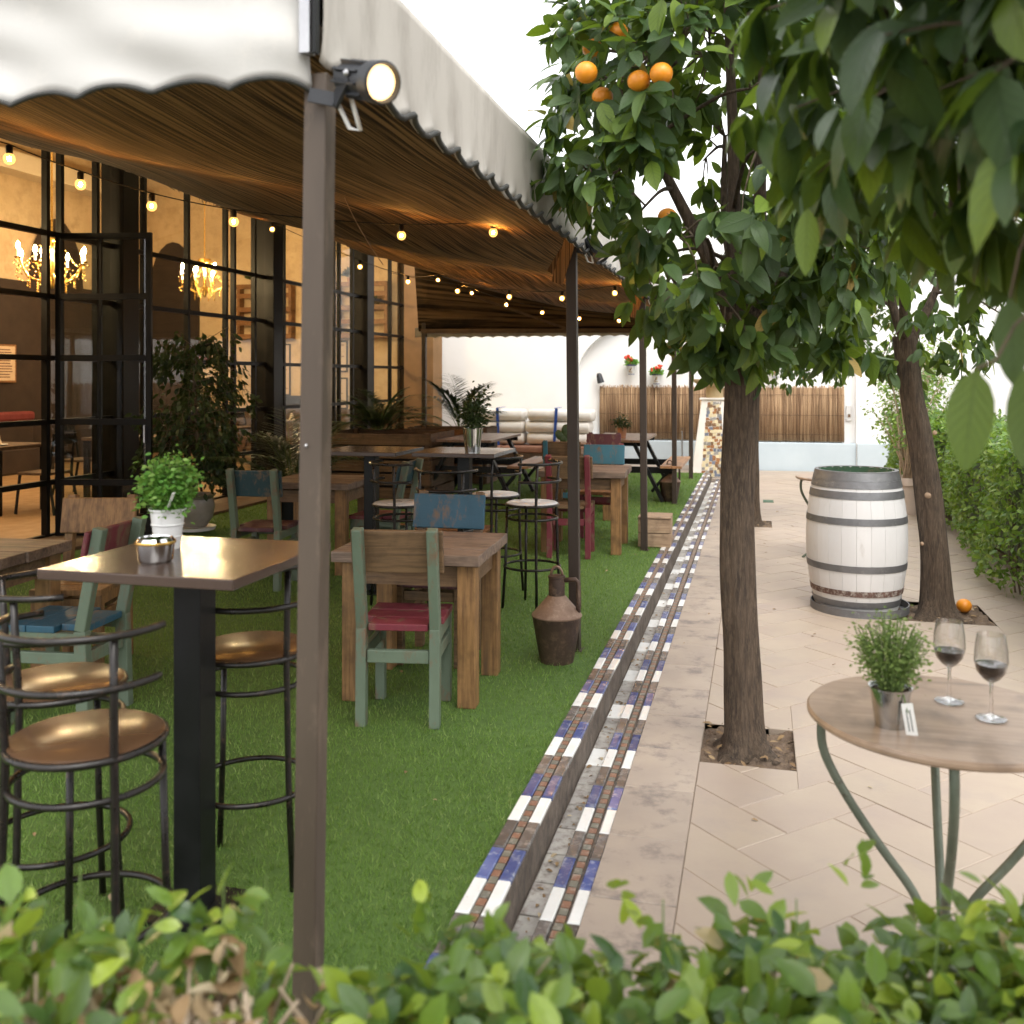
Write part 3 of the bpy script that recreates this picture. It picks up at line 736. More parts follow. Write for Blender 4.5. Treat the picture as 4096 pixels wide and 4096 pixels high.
def matp2(u, v):                                                   # far bay, hung higher
    y = 12.7 + u * 2.7; x = -.985 - v * 5.0
    return (x, y, 2.5 + v * 1.2 + .03 * n2(x, y))
grid('reed_mat', 'reed_ceiling', matp2, 40, 40, AW, .012)
def backp(u, v):
    x = -.98 - u * 4.5; lo = 2.37; hi = 2.55 + u * 1.1
    return (x, 15.40 - .25 * v, lo + (hi - lo) * v)
grid('reed_gable', 'reed_back', backp, 20, 8, AW, .012)
def hemp(u, v):
    x = -.96 - u * 4.6
    return (x, 15.43 + .015 * math.sin(x * 20) * (1 - v), 2.25 + scal(x, .2, .025) + v * .16)
grid('back_hem', 'canvas_side', hemp, 240, 4, AW, .003)
MB().tube([(-.965, y, 2.372 - .004 * math.sin(y)) for y in np.linspace(1.98, 15.3, 40)], .026, 10).build('eaves_pipe', 'post_paint', AW, smooth=True)
MB().beam((-.96, 15.36, 2.33), (-5.42, 15.36, 2.37), .05, .07).build('end_beam', 'wood_pallet', AW)
MB().beam((-2.9, 15.3, 2.36), (-4.4, 15.1, 2.9), .05, .04).build('brace', 'wood_pallet', AW)
for y in (5.3, 8.5, 11.7): MB().beam((-.98, y, 2.45), (-6.2, y, 3.9), .04, .06).build('rafter', 'post_dark', AW)
for k, (x, y) in enumerate(((-3.0, 4.6), (-3.35, 5.3))):           # loose string hanging off the mat
    if k == 0: MB().tube([(-2.02 + .012 * i, 4.55 + .004 * i * i * .3, mat_z(-2.02, 4.55) - .028 * i) for i in range(13)], .0025, 4).build('loose_string', 'wood_crate', AW)
MB().bx(-.958, -.934, 1.925, 1.952, 2.3, 3.0).build('corner_rail', 'metal_grey', AW)
MB().bx(-.93, -.922, 1.93, 1.95, 2.3, 3.0).build('corner_rail', 'black_paint', AW)

POSTL = ['thick grey post at the near corner of the awning', 'brown awning post standing behind the near rusty oil jug', 'brown awning post in front of the small wooden crate', 'thin brown awning post in front of the far rusty jug', 'thin dark post beside the tiled fountain']
for i, y in enumerate(PY_):
    p = empty('awning_post', (PXX - (.02 if i < 2 else 0), y, .1), 0, POSTL[i], 'post', 'posts carrying the awning')
    lean = [.016, -.011, -.008, -.004, 0][i]
    sz = [.054, .058, .056, .054, .06][i]
    b = MB(); top = (2.27 if i == 0 else 2.38) - .1
    x, yy = sz / 2, sz / 2
    vs_ = [(sx * x, sy * yy, 0) for sx, sy in ((-1, -1), (1, -1), (1, 1), (-1, 1))] + [(sx * x + lean * 2, sy * yy, top) for sx, sy in ((-1, -1), (1, -1), (1, 1), (-1, 1))]
    b.add(vs_, [(3, 2, 1, 0), (4, 5, 6, 7), (0, 1, 5, 4), (1, 2, 6, 5), (2, 3, 7, 6), (3, 0, 4, 7)])
    b.build('shaft', 'post_paint' if i < 1 else 'post_dark', p, bevel=.004)
    MB().bx(-.045, .045, -.045, .045, -.002, .004).build('base_plate', 'post_dark', p)
    if i == 0: MB().sphere((.012, -.03, 1.35), .004, 8, 5).build('rivet', 'metal_grey', p)
    if 1 <= i <= 3:
        b = MB(); b.beam((-.01, -.04, 2.28), (-.1, -.02, 2.02), .006, .07); b.beam((-.02, .05, 2.28), (-.14, .03, 2.08), .006, .06)
        b.build('rolled_blind_end', 'reed_ceiling', p)
pb = MB().bx(-5.42, -5.35, 15.36, 15.43, .06, 2.9).build('rear_awning_post', 'post_dark', bevel=.004)
tag(pb, 'dark post at the far corner of the awning by the ochre pier', 'post')
# ------------------------------------------------------------------ floodlights on the posts
def flood(loc, aim, label, lit):
    r = empty('floodlight', loc, 0, label, 'lamp', 'floodlights on the awning posts')
    d = Vector(aim).normalized(); q = d.to_track_quat('Z', 'Y').to_matrix()
    c = Vector((.055, -.02, .03)) + d * .03
    def tr(b): b.v = [tuple(q @ Vector(p) + c) for p in b.v]; return b
    hd = tr(MB().lathe([(.02, -.075), (.03, -.07), (.033, -.01), (.034, .03), (.043, .04), (.045, .075), (.04, .078), (.036, .066), (.0, .062)], 24)).build('head', 'lamp_body', r, smooth=True, edge=True)
    for k in range(9): tr(MB().box((.035 * math.cos(k * .7), .035 * math.sin(k * .7), -.02), (.013, .004, .09), rz=k * .7)).build('fin', 'lamp_body', hd)
    tr(MB().lathe([(.037, .0655), (.025, .071), (.001, .073)], 20)).build('lens', 'flood_glow' if lit else 'tin', hd, smooth=True)
    MB().beam((0, 0, -.01), tuple(c - d * .03 + Vector((0, -.035, 0))), .008, .035).build('bracket', 'lamp_body', r)
    MB().beam((-.06, 0, .01), (.0, 0, -.005), .01, .03).build('mount_arm', 'lamp_body', r)
    MB().sphere(tuple(c - d * .03 + Vector((0, -.044, 0))), .008, 8, 5).build('knob', 'metal_grey', r)
    MB().tube([(0, 0, .0), (.02, .03, -.06), (.05, .02, -.07), tuple(c - d * .07)], .005, 6).build('cable', 'paper', r, smooth=True)
    return r
flood((-.885, 1.95, 2.205), (.78, -.5, -.28), 'lit black floodlight on the near corner post of the awning', True)
flood((-.93, 5.3, 2.3), (.5, -.1, -.75), 'floodlight on the awning post behind the near rusty jug', False)
flood((-.93, 8.5, 2.3), (.6, -.1, -.6), 'floodlight on the awning post in front of the wooden crate', False)
flood((-.935, 11.7, 2.28), (.6, -.1, -.6), 'floodlight on the thin awning post in front of the far jug', False)
# ------------------------------------------------------------------ string lights
def px(u, v, d):
    t = (u - 2048) / 3900; return Vector((d * (t * math.cos(YAW) - math.sin(YAW)), d * (math.cos(YAW) + math.sin(YAW) * t), 1.6 + (1510 - v) / 3900 * d))
bulb_me = MB().sphere((0, 0, 0), .0245, 14, 10, 1.06).mesh('bulb', 'bulb_glass', True)
fil_me = MB().sphere((0, 0, 0), .0085, 8, 6, 1.2).mesh('filament', 'bulb_glow', True)
sock_me = MB().lathe([(.0125, .014), (.0145, .02), (.0145, .055), (.008, .06)], 10, capt=True).mesh('socket', 'black_paint', True)
def strand(pts, start, end, label):
    W = [px(*p) for p in pts]
    r = empty('string_light', W[0], 0, label, 'string lights', 'festoon strings under the awning')
    nodes_ = [Vector(start)] + [w + Vector((0, 0, .062)) for w in W] + [Vector(end)]
    cp = []
    for a, b in zip(nodes_[:-1], nodes_[1:]):
        L = (b - a).length
        for k in range(8): t = k / 8; q = a.lerp(b, t); q.z -= .035 * L * 4 * t * (1 - t) * .35; cp.append(q - W[0])
    cp.append(nodes_[-1] - W[0])
    MB().tube(cp, .0032, 5).build('cable', 'black_paint', r, smooth=True)
    for w in W:
        b = inst('bulb', bulb_me, r, w - W[0]); inst('socket', sock_me, b); inst('filament', fil_me, b)
strand([(37, 635, 4.2), (322, 738, 4.5), (607, 824, 4.75), (935, 887, 5.0), (1606, 942, 5.4), (1973, 930, 5.45)], px(-420, 430, 3.9), (-.96, 5.27, 2.43), 'nearest string of glowing bulbs ending at the post behind the jug')
strand([(929, 820, 8.6), (1089, 917, 9.0), (1440, 1067, 9.3), (1632, 1127, 10.0), (1752, 1120, 11.2)], px(700, 730, 8.2), px(1990, 1150, 13.5), 'string of glowing bulbs in front of the glazing columns')
strand([(1830, 1164, 9.6), (2037, 1187, 8.9), (2248, 1193, 8.6), (2459, 1172, 8.5)], px(1560, 1090, 9.9), (-.96, 8.47, 2.42), 'string of glowing bulbs ending at the post in front of the crate')
strand([(1887, 1172, 12.6), (2025, 1219, 11.9), (2169, 1250, 11.6), (2317, 1274, 11.5), (2476, 1283, 11.5), (2629, 1279, 11.5)], px(1720, 1110, 13), (-.96, 11.67, 2.38), 'farthest string of glowing bulbs ending at the thin post')
# ------------------------------------------------------------------ dining room lamps and furniture
def chandelier(loc, label):
    r = empty('chandelier', loc, 0, label, 'chandelier', 'crystal chandeliers in the dining room')
    MB().lathe([(.02, -.28), (.035, -.22), (.02, -.12), (.03, -.02), (.018, .1), (.03, .22), (.012, .34), (.006, 5.6 - loc[2])], 12).build('stem', 'gold', r, smooth=True)
    MB().lathe([(.1, .25), (.11, .3), (.09, .33)], 16).build('crown_ring', 'gold', r, smooth=True)
    dr = MB()
    cb = MB()
    for k in range(8):
        a = k * PI / 4 + .2; ca_, sa_ = math.cos(a), math.sin(a); zo = .06 * (k % 2)
        pts = [(ca_ * q, sa_ * q, z) for q, z in ((.02, -.1), (.14, -.2), (.27, -.14), (.36, -.0 + zo))]
        arm = MB().tube(pts, .011, 6).build('arm', 'gold', r, smooth=True)
        MB().lathe([(.04, zo), (.03, zo - .02)], 10, (ca_ * .36, sa_ * .36, 0)).build('drip_tray', 'gold', arm, smooth=True)
        MB().lathe([(.014, zo), (.014, zo + .09)], 8, (ca_ * .36, sa_ * .36, 0)).build('candle', 'paper', arm)
        MB().lathe([(.004, zo + .09), (.02, zo + .115), (.015, zo + .145), (.001, zo + .175)], 10, (ca_ * .36, sa_ * .36, 0)).build('candle_bulb', 'candle_glow', arm, smooth=True)
        for q in range(9): dr.sphere((ca_ * .36 + rng.uniform(-.05, .05), sa_ * .36 + rng.uniform(-.05, .05), zo - .03 - q * .02), .011, 6, 4)
        for q in range(9):
            t = q / 9; dr.sphere((ca_ * (.1 + .24 * t), sa_ * (.1 + .24 * t), .26 - .3 * t - .22 * t * (1 - t)), .011, 6, 4)
        for q in range(5): dr.sphere((ca_ * .16, sa_ * .16, -.2 - q * .03), .011, 6, 4); dr.sphere((ca_ * .26, sa_ * .26, -.16 - q * .025), .01, 6, 4)
        dr.sphere((ca_ * .1, sa_ * .1, .22), .014, 6, 4)
    dr.build('crystal_drops', 'gold', r, smooth=True, kind='stuff')
    return r
chandelier((-7.86, 9.57, 2.9), 'gilded crystal chandelier on the left behind the open glass door')
chandelier((-8.5, 13.8, 3.15), 'gilded crystal chandelier hanging above the indoor ficus')
chandelier((-7.9, 5.2, 2.95), 'gilded crystal chandelier nearest the left edge of the room')
SPL = ['over the open doorway', 'over the ficus', 'in the middle of the ceiling near the left chandelier', 'in the middle of the ceiling near the right chandelier', 'above the dark left wall', 'above the arched niches']
for i, (x, y) in enumerate(((-7.6, 7.6), (-7.6, 11.4), (-9.6, 9.4), (-9.6, 13.2), (-10.8, 7.0), (-10.8, 11.0))):
    r = empty('ceiling_spotlight', (x, y, 5.6), 0, 'small recessed dining room spotlight ' + SPL[i], 'spotlight', 'ceiling spotlights in the dining room')
    MB().lathe([(.075, 0), (.075, -.012), (.055, -.012)], 16).build('trim_ring', 'tin', r)
    MB().lathe([(.055, -.006), (.001, -.006)], 16).build('lens', 'down_glow', r)
def din_table(x, y, k):
    r = empty('dining_table', (x, y, .1), 0, 'dark dining table laid with white plates inside, number of its row unseen', 'table')
    r['label'] = ['dark dining table set with plates just inside the open door', 'dark dining table with napkins behind the open door leaf', 'dark dining table behind the potted ficus', 'dark dining table near the second steel column', 'dark dining table near the far end of the room'][k]
    MB().bx(-.4, .4, -.4, .4, .71, .75).build('tabletop', 'wood_pallet', r, bevel=.004)
    for sx in (-1, 1):
        for sy in (-1, 1): MB().bx(sx * .35 - .03, sx * .35 + .03, sy * .35 - .03, sy * .35 + .03, 0, .71).build('leg', 'black_paint', r)
    for sx in (-1, 1):
        for sy in (-1,):
            pl = tag(MB().lathe([(.001, .004), (.08, .004), (.115, .016), (.11, .018), (.08, .009)], 18).build('plate', 'pot_white', smooth=True), 'white dinner plate on the ' + ('terrace' if sx > 0 else 'wall') + ' side of the dark table ' + ['inside the open door', 'behind the door leaf', 'behind the ficus', 'by the second column', 'at the far end'][k], 'plate', 'dinner plates')
            pl.location = (x + sx * .2, y + sy * .2, .85)
    nk = tag(MB().lathe([(.055, 0), (.035, .06), (.03, .1), (.012, .12)], 9).build('napkin', 'white_cloth', smooth=True), 'folded cream napkin standing on the table ' + ['inside the open door', 'behind the door leaf', 'behind the ficus', 'by the second column', 'at the far end'][k], 'napkin', 'folded napkins'); nk.location = (x + .2, y - .2, .865)
def din_chair(x, y, rz, lab):
    r = empty('dining_chair', (x, y, .1), rz, lab, 'chair', 'dark dining chairs indoors')
    MB().bx(-.2, .2, -.2, .2, .43, .46).build('seat', 'wood_pallet', r, bevel=.005)
    for sx in (-1, 1):
        MB().tube([(sx * .18, .18, .43), (sx * .2, .22, 0)], .016, 6).build('leg', 'black_paint', r)
        MB().tube([(sx * .2, -.28, 0), (sx * .18, -.19, .43), (sx * .17, -.22, .7), (sx * .16, -.26, .88)], .016, 6).build('leg', 'black_paint', r)
    MB().beam((-.18, -.25, .84), (.18, -.25, .84), .02, .09).build('backrest', 'black_paint', r)
    MB().beam((-.17, -.225, .66), (.17, -.225, .66), .015, .04).build('back_rail', 'black_paint', r)
for k, (x, y) in enumerate(((-8.0, 7.2), (-8.3, 9.2), (-7.8, 10.9), (-7.9, 13.3), (-8.0, 15.6))):
    din_table(x, y, k)
    nm = ['inside the open door', 'behind the door leaf', 'behind the ficus', 'by the second column', 'at the far end'][k]
    din_chair(x + .62, y + .05, PI / 2, 'dark dining chair on the terrace side of the table ' + nm)
    din_chair(x - .62, y - .1, -PI / 2, 'dark dining chair on the wall side of the table ' + nm)
rb = empty('banquette', (-11.4, 10.1, .1), 0, 'banquette with red padded top and lower part coloured dark for shade along the brown dining room wall', 'bench')
MB().bx(-.25, .3, -3.5, 3.5, 0, .4).build('seat', 'wall_brown', rb, bevel=.03)  # seat and backrest coloured dark brown for the shade that hides them
MB().bx(-.3, -.12, -3.5, 3.5, .4, .8).build('backrest', 'wall_brown', rb, bevel=.02)
MB().bx(-.32, -.08, -3.5, 3.5, .8, .95).build('headroll', 'red_fabric', rb, bevel=.04)
def frame(name, loc, w_, h_, face, label, pm, rows=0, fm='wood_warm'):
    """framed sheet on a wall; face 'x' looks to +X, 'y' looks to -Y"""
    r = empty(name, loc, 0 if face == 'y' else PI / 2, label, 'picture' if 'notice' not in name else 'notice')
    MB().bx(-w_ / 2, w_ / 2, -.02, 0, -h_ / 2, h_ / 2).build('frame', fm, r)
    sh = MB().bx(-w_ / 2 + .03, w_ / 2 - .03, -.024, -.02, -h_ / 2 + .03, h_ / 2 - .03).build('sheet', pm, r)
    b = MB()
    for k in range(rows):
        ww = w_ * rng.uniform(.45, .7); b.bx(-ww / 2, ww / 2, -.0255, -.0245, h_ * (.36 - .72 * k / max(1, rows - 1)) - .008, h_ * (.36 - .72 * k / max(1, rows - 1)) + .008)
    if rows: b.build('print', 'shutter', sh)
    return r
frame('framed_menu', (-11.9, 13.35, 1.83), .55, .62, 'x', 'framed menu sheet on the dark brown dining room wall', 'paper_tan', 11)
frame('framed_print', (-8.9, 17.19, 1.75), .35, 1.0, 'y', 'tall narrow framed print of three motifs on the end wall', 'paper_tan', 3, 'black_paint')
frame('framed_print', (-7.75, 17.19, 2.0), .42, .6, 'y', 'upper framed botanical print between steel columns', 'paper_tan', 3, 'black_paint')
frame('framed_print', (-7.75, 17.19, 1.3), .42, .6, 'y', 'lower framed botanical print between steel columns', 'paper_tan', 3, 'black_paint')
fs = empty('extinguisher_sign', (-10.6, 17.19, 2.1), 0, 'small red fire extinguisher sign on the tan end wall', 'sign')
MB().bx(-.16, .16, -.012, 0, -.2, .2).build('panel', 'red_fabric', fs)
MB().bx(-.06, .02, -.015, -.012, -.13, .09).build('pictogram', 'paper', fs)
MB().bx(.03, .09, -.015, -.012, -.02, .1).build('pictogram', 'paper', fs)
bb = empty('menu_blackboard', (-8.75, 17.19, .95), 0, 'small blackboard hanging under the narrow print on the end wall', 'blackboard')
MB().bx(-.25, .25, -.02, 0, -.3, .3).build('board', 'black_paint', bb)
for i, (x, w_) in enumerate(((-9.2, 1.15), (-7.2, 1.05))):
    r = empty('pallet_shelf', (x, 17.18, 2.35), 0, ['wooden pallet shelf with plants high on the end wall, left one', 'wooden pallet shelf with plants high on the end wall, right one'][i], 'shelf', 'pallet shelves with plants')
    for z in (.04, .3, .56, .82, 1.0): MB().bx(-w_ / 2, w_ / 2, -.2, -.18, z - .045, z + .045).build('slat', 'wood_warm', r)
    for z in (.0, .52): MB().bx(-w_ / 2, w_ / 2, -.18, -.005, z - .01, z + .01).build('shelf_board', 'wood_warm', r)
    for xx in (-w_ / 2, 0, w_ / 2 - .06): MB().bx(xx, xx + .06, -.178, -.004, .012, 1.04).build('upright', 'wood_warm', r)
    for q in (0, 1):
        pr_ = empty('shelf_plant', (x - .25 + .45 * q, 17.07, 2.88 if q % 2 else 3.4), 0, 'small green plant ' + ('inside' if q else 'on top of') + ' the ' + ['left', 'right'][i] + ' pallet shelf of the end wall', 'plant', 'plants on the pallet shelves')
        n = 120; dd = rand_dirs(n); dd[:, 2] = abs(dd[:, 2])
        MB().lathe([(.04, -.02), (.055, .08)], 10, capb=True).build('pot', 'terracotta', pr_)
        foliage(pr_, np.array(pr_.location) + (0, 0, .1) + dd * nrg.uniform(.02, .13, (n, 1)), dd + (0, 0, .3), rand_dirs(n), nrg.uniform(.06, .12, n), 'leaf_ficus')
# ------------------------------------------------------------------ terrace furniture
G = .1
def bar_table(loc, label, m='table_laminate'):
    r = empty('bar_table', loc, 0, label, 'table', 'tall bar tables')
    MB().bx(-.285, .285, -.285, .285, .972, 1.0).build('tabletop', m, r, bevel=.003)
    MB().bx(-.042, .042, -.042, .042, .012, .972).build('pole', 'black_paint', r, bevel=.004)
    MB().bx(-.11, .11, -.11, .11, 0, .012).build('base_plate', 'black_paint', r)
    return r
bar_table((-1.54, 2.45, G), 'dark bar table with glossy top nearest the front hedge')
bar_table((-1.95, 6.42, G), 'bar table carrying the tin pot of herbs in mid terrace')
bar_table((-2.62, 6.38, G), 'dark bar table touching the one with the tin pot')
def stool(loc, rz, label, seat='seat_brown'):
    r = empty('bar_stool', loc, rz, label, 'stool', 'round iron bar stools with hoop backs')
    MB().lathe([(.001, .664), (.155, .664), (.168, .668), (.168, .682), (.16, .687), (.001, .687)], 36).build('seat', seat, r, smooth=True, edge=True)
    MB().tube([(.17 * math.cos(a), .17 * math.sin(a), .672) for a in np.linspace(0, 2 * PI, 37)[:-1]], .009, 8, closed=True).build('seat_rim', 'iron', r, smooth=True)
    for z, rr in ((.585, .165), (.27, .182)):
        MB().tube([(rr * math.cos(a), rr * math.sin(a), z) for a in np.linspace(0, 2 * PI, 37)[:-1]], .0085, 8, closed=True).build('foot_ring', 'iron', r, smooth=True)
    for k, a in enumerate((PI * .25, PI * .75, PI * 1.22, PI * 1.78)):
        c, s = math.cos(a), math.sin(a)
        pts = [(.198 * c, .198 * s, 0), (.178 * c, .178 * s, .3), (.168 * c, .168 * s, .66)]
        if k >= 2: pts += [(.172 * c, .178 * s, .8), (.178 * c, .19 * s, .945)]
        MB().tube(pts, .0095, 8).build('leg', 'iron', r, smooth=True)
    for z, k in ((.945, 1.08), (.83, 1.03)):
        a0, a1 = PI * 1.02, PI * 1.98
        MB().tube([(.178 * k * math.cos(a), .178 * k * math.sin(a), z) for a in np.linspace(a0, a1, 24)], .009, 8).build('back_rail', 'iron', r, smooth=True)
    return r
stool((-1.49, 1.93, G), .1, 'bar stool with brown seat closest to the front hedge, back to camera')
stool((-1.83, 2.25, G), -.75, 'bar stool with brown seat at the left frame edge under the near table corner')
stool((-1.495, 2.69, G), .25, 'bar stool with brown seat behind the near corner post')
stool((-1.43, 6.22, G), 1.25, 'bar stool, seat coloured white for its reflection, beside the post behind the near jug', 'seat_glare')
stool((-1.79, 6.62, G), 1.0, 'bar stool, seat coloured white for its reflection, tucked behind the blue backed chair', 'seat_glare')
stool((-2.27, 6.0, G), -.7, 'bar stool, seat coloured pale for its reflection, left of the blue backed chair', 'seat_glare')
stool((-1.82, 5.62, G), 0, 'bar stool whose hoop back rises behind the blue chair back', 'seat_brown')
def wtable(loc, rz, lx, ly, label, h=.7, leg='wood_leg', m='wood_old'):
    r = empty('wooden_table', loc, rz, label, 'table', 'rustic wooden tables on the lawn')
    n = 4; wv = ly / n
    for k in range(n):
        MB().box((rng.uniform(-.008, .008), -ly / 2 + wv * (k + .5), h - .025 + rng.uniform(-.0015, .0015)), (lx, wv - .003, .05)).build('plank', m, r, bevel=.004)
    for sx in (-1, 1):
        for sy in (-1, 1): MB().box((sx * (lx / 2 - .075), sy * (ly / 2 - .08), (h - .05) / 2), (.085, .085, h - .05)).build('leg', leg, r, bevel=.005)
        MB().box((sx * (lx / 2 - .075), 0, h - .11), (.035, ly - .25, .09)).build('apron', 'wood_board', r)
    for sy in (-1, 1): MB().box((0, sy * (ly / 2 - .08), h - .11), (lx - .24, .035, .09)).build('apron', 'wood_board', r)
    return r
wtable((-1.57, 4.5, G), .06, .7, .66, 'weathered wooden table between the green chair and the blue backed chair')
wtable((-3.62, 3.75, G), .1, .75, .7, 'wooden table cut by the left frame edge')
wtable((-3.35, 7.1, G), .05, .7, .65, 'wooden table in the shade with a small potted plant')
wtable((-1.47, 8.5, G), .03, .75, .72, 'wooden table with pale legs between the red chairs')
wtable((-1.82, 10.4, G), .03, .72, .66, 'far wooden table carrying the small cactus pot')
def chair(loc, rz, label, post, seat, back, wide=.36):
    r = empty('wooden_chair', loc, rz, label, 'chair', 'rustic painted wooden chairs')
    hx = wide / 2 - .02
    for sx in (-1, 1):
        MB().beam((sx * hx, -.2, 0), (sx * hx, -.185, .42), .045, .055, up=(0, 1, 0)).build('leg', post, r, bevel=.004)
        MB().beam((sx * hx, -.184, .42), (sx * hx, -.27, .86), .045, .05, up=(0, 1, 0)).build('back_post', post, r, bevel=.005)
        MB().box((sx * (hx - .005), .16, .205), (.045, .045, .41)).build('leg', post, r, bevel=.004)
        MB().beam((sx * hx, -.165, .30), (sx * hx, .14, .30), .025, .05).build('side_stretcher', post, r, bevel=.003)
        MB().beam((sx * hx, -.16, .385), (sx * hx, .14, .385), .03, .05).build('side_rail', post, r)
    for k in range(3):
        MB().box((0, -.135 + .133 * k, .425 + rng.uniform(-.001, .001)), (wide - .002 if k else wide - .1, .13, .03)).build('seat_plank', seat, r, bevel=.004)
    MB().box((0, -.19, .3), (wide - .09, .03, .055)).build('back_stretcher', post, r, bevel=.004)
    MB().box((0, .162, .365), (wide - .1, .03, .05)).build('front_rail', post, r, bevel=.004)
    M = Matrix.Rotation(math.radians(11), 3, 'X')
    MB().box((0, -.212, .755), (wide + .04, .022, .19), M=M).build('backrest', back, r, bevel=.006)
    return r
chair((-1.53, 4.14, G), .16, 'green wooden chair with crimson seat in front of the near wooden table', 'paint_green', 'paint_red', 'wood_board')
chair((-1.66, 4.97, G), PI + .03, 'wooden chair with broad blue back behind the near wooden table', 'wood_board', 'paint_wine', 'paint_blue', .37)
chair((-2.99, 3.72, G), PI / 2 + .1, 'green wooden chair with blue seat and crimson back at the left table', 'paint_green', 'paint_blue', 'paint_red')
chair((-3.4, 4.36, G), PI + .25, 'ochre backed wooden chair on the far side of the left table', 'wood_leg', 'wood_leg', 'wood_leg')
chair((-3.45, 6.42, G), .1, 'shaded green chair with teal back in front of the dim wooden table', 'paint_green', 'paint_wine', 'paint_teal')
chair((-2.86, 7.15, G), PI / 2, 'shaded chair with teal back on the right of the dim wooden table', 'paint_green', 'paint_red', 'paint_teal')
chair((-1.53, 8.15, G), .06, 'red wooden chair with brown back in front of the pale legged table', 'paint_red', 'wood_board', 'wood_board')
chair((-1.44, 9.15, G), PI, 'red legged wooden chair with sky blue back behind the pale legged table', 'paint_red', 'wood_warm', 'paint_sky')
chair((-1.95, 9.95, G), .08, 'sky blue wooden chair in front of the table with the cactus', 'paint_sky', 'paint_sky', 'wood_board')
chair((-1.72, 10.95, G), PI, 'wine red wooden chair behind the table with the cactus', 'paint_wine', 'paint_wine', 'paint_wine')
def picnic(loc, label, top='wood_picnic', bench='wood_bench', L=1.5):
    r = empty('picnic_table', loc, 0, label, 'picnic table', 'picnic tables at the far end of the lawn')
    for k in range(5): MB().box((-.28 + .14 * k, 0, .735), (.136, L, .03)).build('top_plank', top, r, bevel=.003)
    for s in (-1, 1):
        for k in (0, 1): MB().box((s * (.6 + .13 * k), 0, .435), (.125, L, .03)).build('bench_plank', bench, r, bevel=.003)
        for y in (-L / 2 + .17, L / 2 - .17):
            MB().beam((s * .56, y, 0), (s * .2, y, .72), .04, .09, up=(0, 1, 0)).build('leg', 'black_paint', r)
            MB().beam((s * .42, y + .045, .12), (s * .66, y + .045, .418), .035, .07, up=(0, 1, 0)).build('bench_strut', 'black_paint', r)
    for y in (-L / 2 + .17, L / 2 - .17):
        MB().box((0, y + .044, .38), (1.4, .035, .075)).build('cross_bar', 'black_paint', r)
        MB().box((0, y + .044, .69), (.66, .035, .05)).build('cross_bar', 'black_paint', r)
    return r
picnic((-3.42, 11.95, G), 'brown picnic table with black legs beside the planter crates')
picnic((-1.66, 12.4, G), 'picnic table with black legs behind the far jug')
# ------------------------------------------------------------------ small plants in pots
def herb(name, loc, label, pot, potm, n, rad, hgt, lm='leaf_herb', size=.018, shape='ball', cat='plant', group=None):
    r = empty(name, loc, 0, label, cat, group)
    rb_, rt, ph_ = pot
    MB().lathe([(.001, .002), (rb_, 0), (rt, ph_), (rt + .004, ph_ + .002), (rt + .003, ph_ - .004), (rt - .004, ph_ - .006), (rb_ * .9, .01)], 28).build('pot', potm, r, smooth=True, edge=True)
    MB().lathe([(.001, ph_ - .012), (rt - .005, ph_ - .012)], 20).build('soil', 'soil', r)
    st = MB(); P = []; D = []
    for k in range(max(14, n // 26)):
        a = rng.uniform(0, 2 * PI); q = rng.random() ** .5
        tip = Vector((math.cos(a) * rad * q, math.sin(a) * rad * q, ph_ + hgt * (rng.uniform(.45, 1) if shape == 'ball' else rng.uniform(.6, 1.05)) * (1 - .35 * q * q)))
        b0 = Vector((math.cos(a) * rt * .5 * q, math.sin(a) * rt * .5 * q, ph_ - .01))
        mid = b0.lerp(tip, .5) + Vector((0, 0, .02))
        st.tube([b0, mid, tip], .0012, 4)
        for q2 in range(26):
            t = rng.uniform(.25, 1.03); p = b0.lerp(tip, t) + Vector((rng.gauss(0, 1), rng.gauss(0, 1), rng.gauss(0, 1))) * rad * (.16 if shape != 'ball' else .22)
            P.append(p); D.append((rng.gauss(0, 1) + math.cos(a), rng.gauss(0, 1) + math.sin(a), rng.uniform(-.5, .9)))
    st.build('stems', 'green_stem', r, kind='stuff')
    P = np.array([tuple(p) for p in P]); nn = len(P)
    foliage(r, P + np.array(loc), D, rand_dirs(nn) + (0, 0, 1), nrg.uniform(.7, 1.3, nn) * size, lm, W=.55)
    return r
hb = herb('basil_pot', (-1.68, 2.53, 1.1), 'bushy green basil in a white ribbed tin on the near bar table', (.036, .05, .115), 'pot_white', 2600, .075, .165, 'leaf_basil', .017)
for z in (.035, .07): MB().tube([((.037 + z * .12) * math.cos(a), (.037 + z * .12) * math.sin(a), z) for a in np.linspace(0, 2 * PI, 25)[:-1]], .0022, 5, closed=True).build('rib', 'pot_white', hb, smooth=True)
MB().beam((.02, -.04, .105), (.06, -.06, .17), .008, .002).build('plant_tag', 'paper', hb)
ab_ = empty('ashtray', (-1.585, 2.33, 1.1), 0, 'polished steel ashtray beside the basil on the near bar table', 'ashtray')
MB().lathe([(.001, .002), (.04, 0), (.047, .008), (.05, .05), (.052, .058), (.046, .066), (.044, .062), (.001, .055)], 32).build('bowl', 'steel_bright', ab_, smooth=True, edge=True)
MB().lathe([(.053, .05), (.0545, .054), (.053, .058)], 32).build('copper_band', 'gold', ab_, smooth=True)
herb('herb_pot', (-1.86, 6.3, 1.1), 'green herbs in a shiny tin bucket on the mid terrace bar table', (.05, .068, .16), 'tin', 800, .11, .26, 'leaf_ficus', .03)
herb('herb_pot', (-3.3, 7.05, .8), 'small plant in a white pot on the dim wooden table', (.04, .055, .1), 'pot_white', 400, .09, .15, 'leaf_ficus', .03)
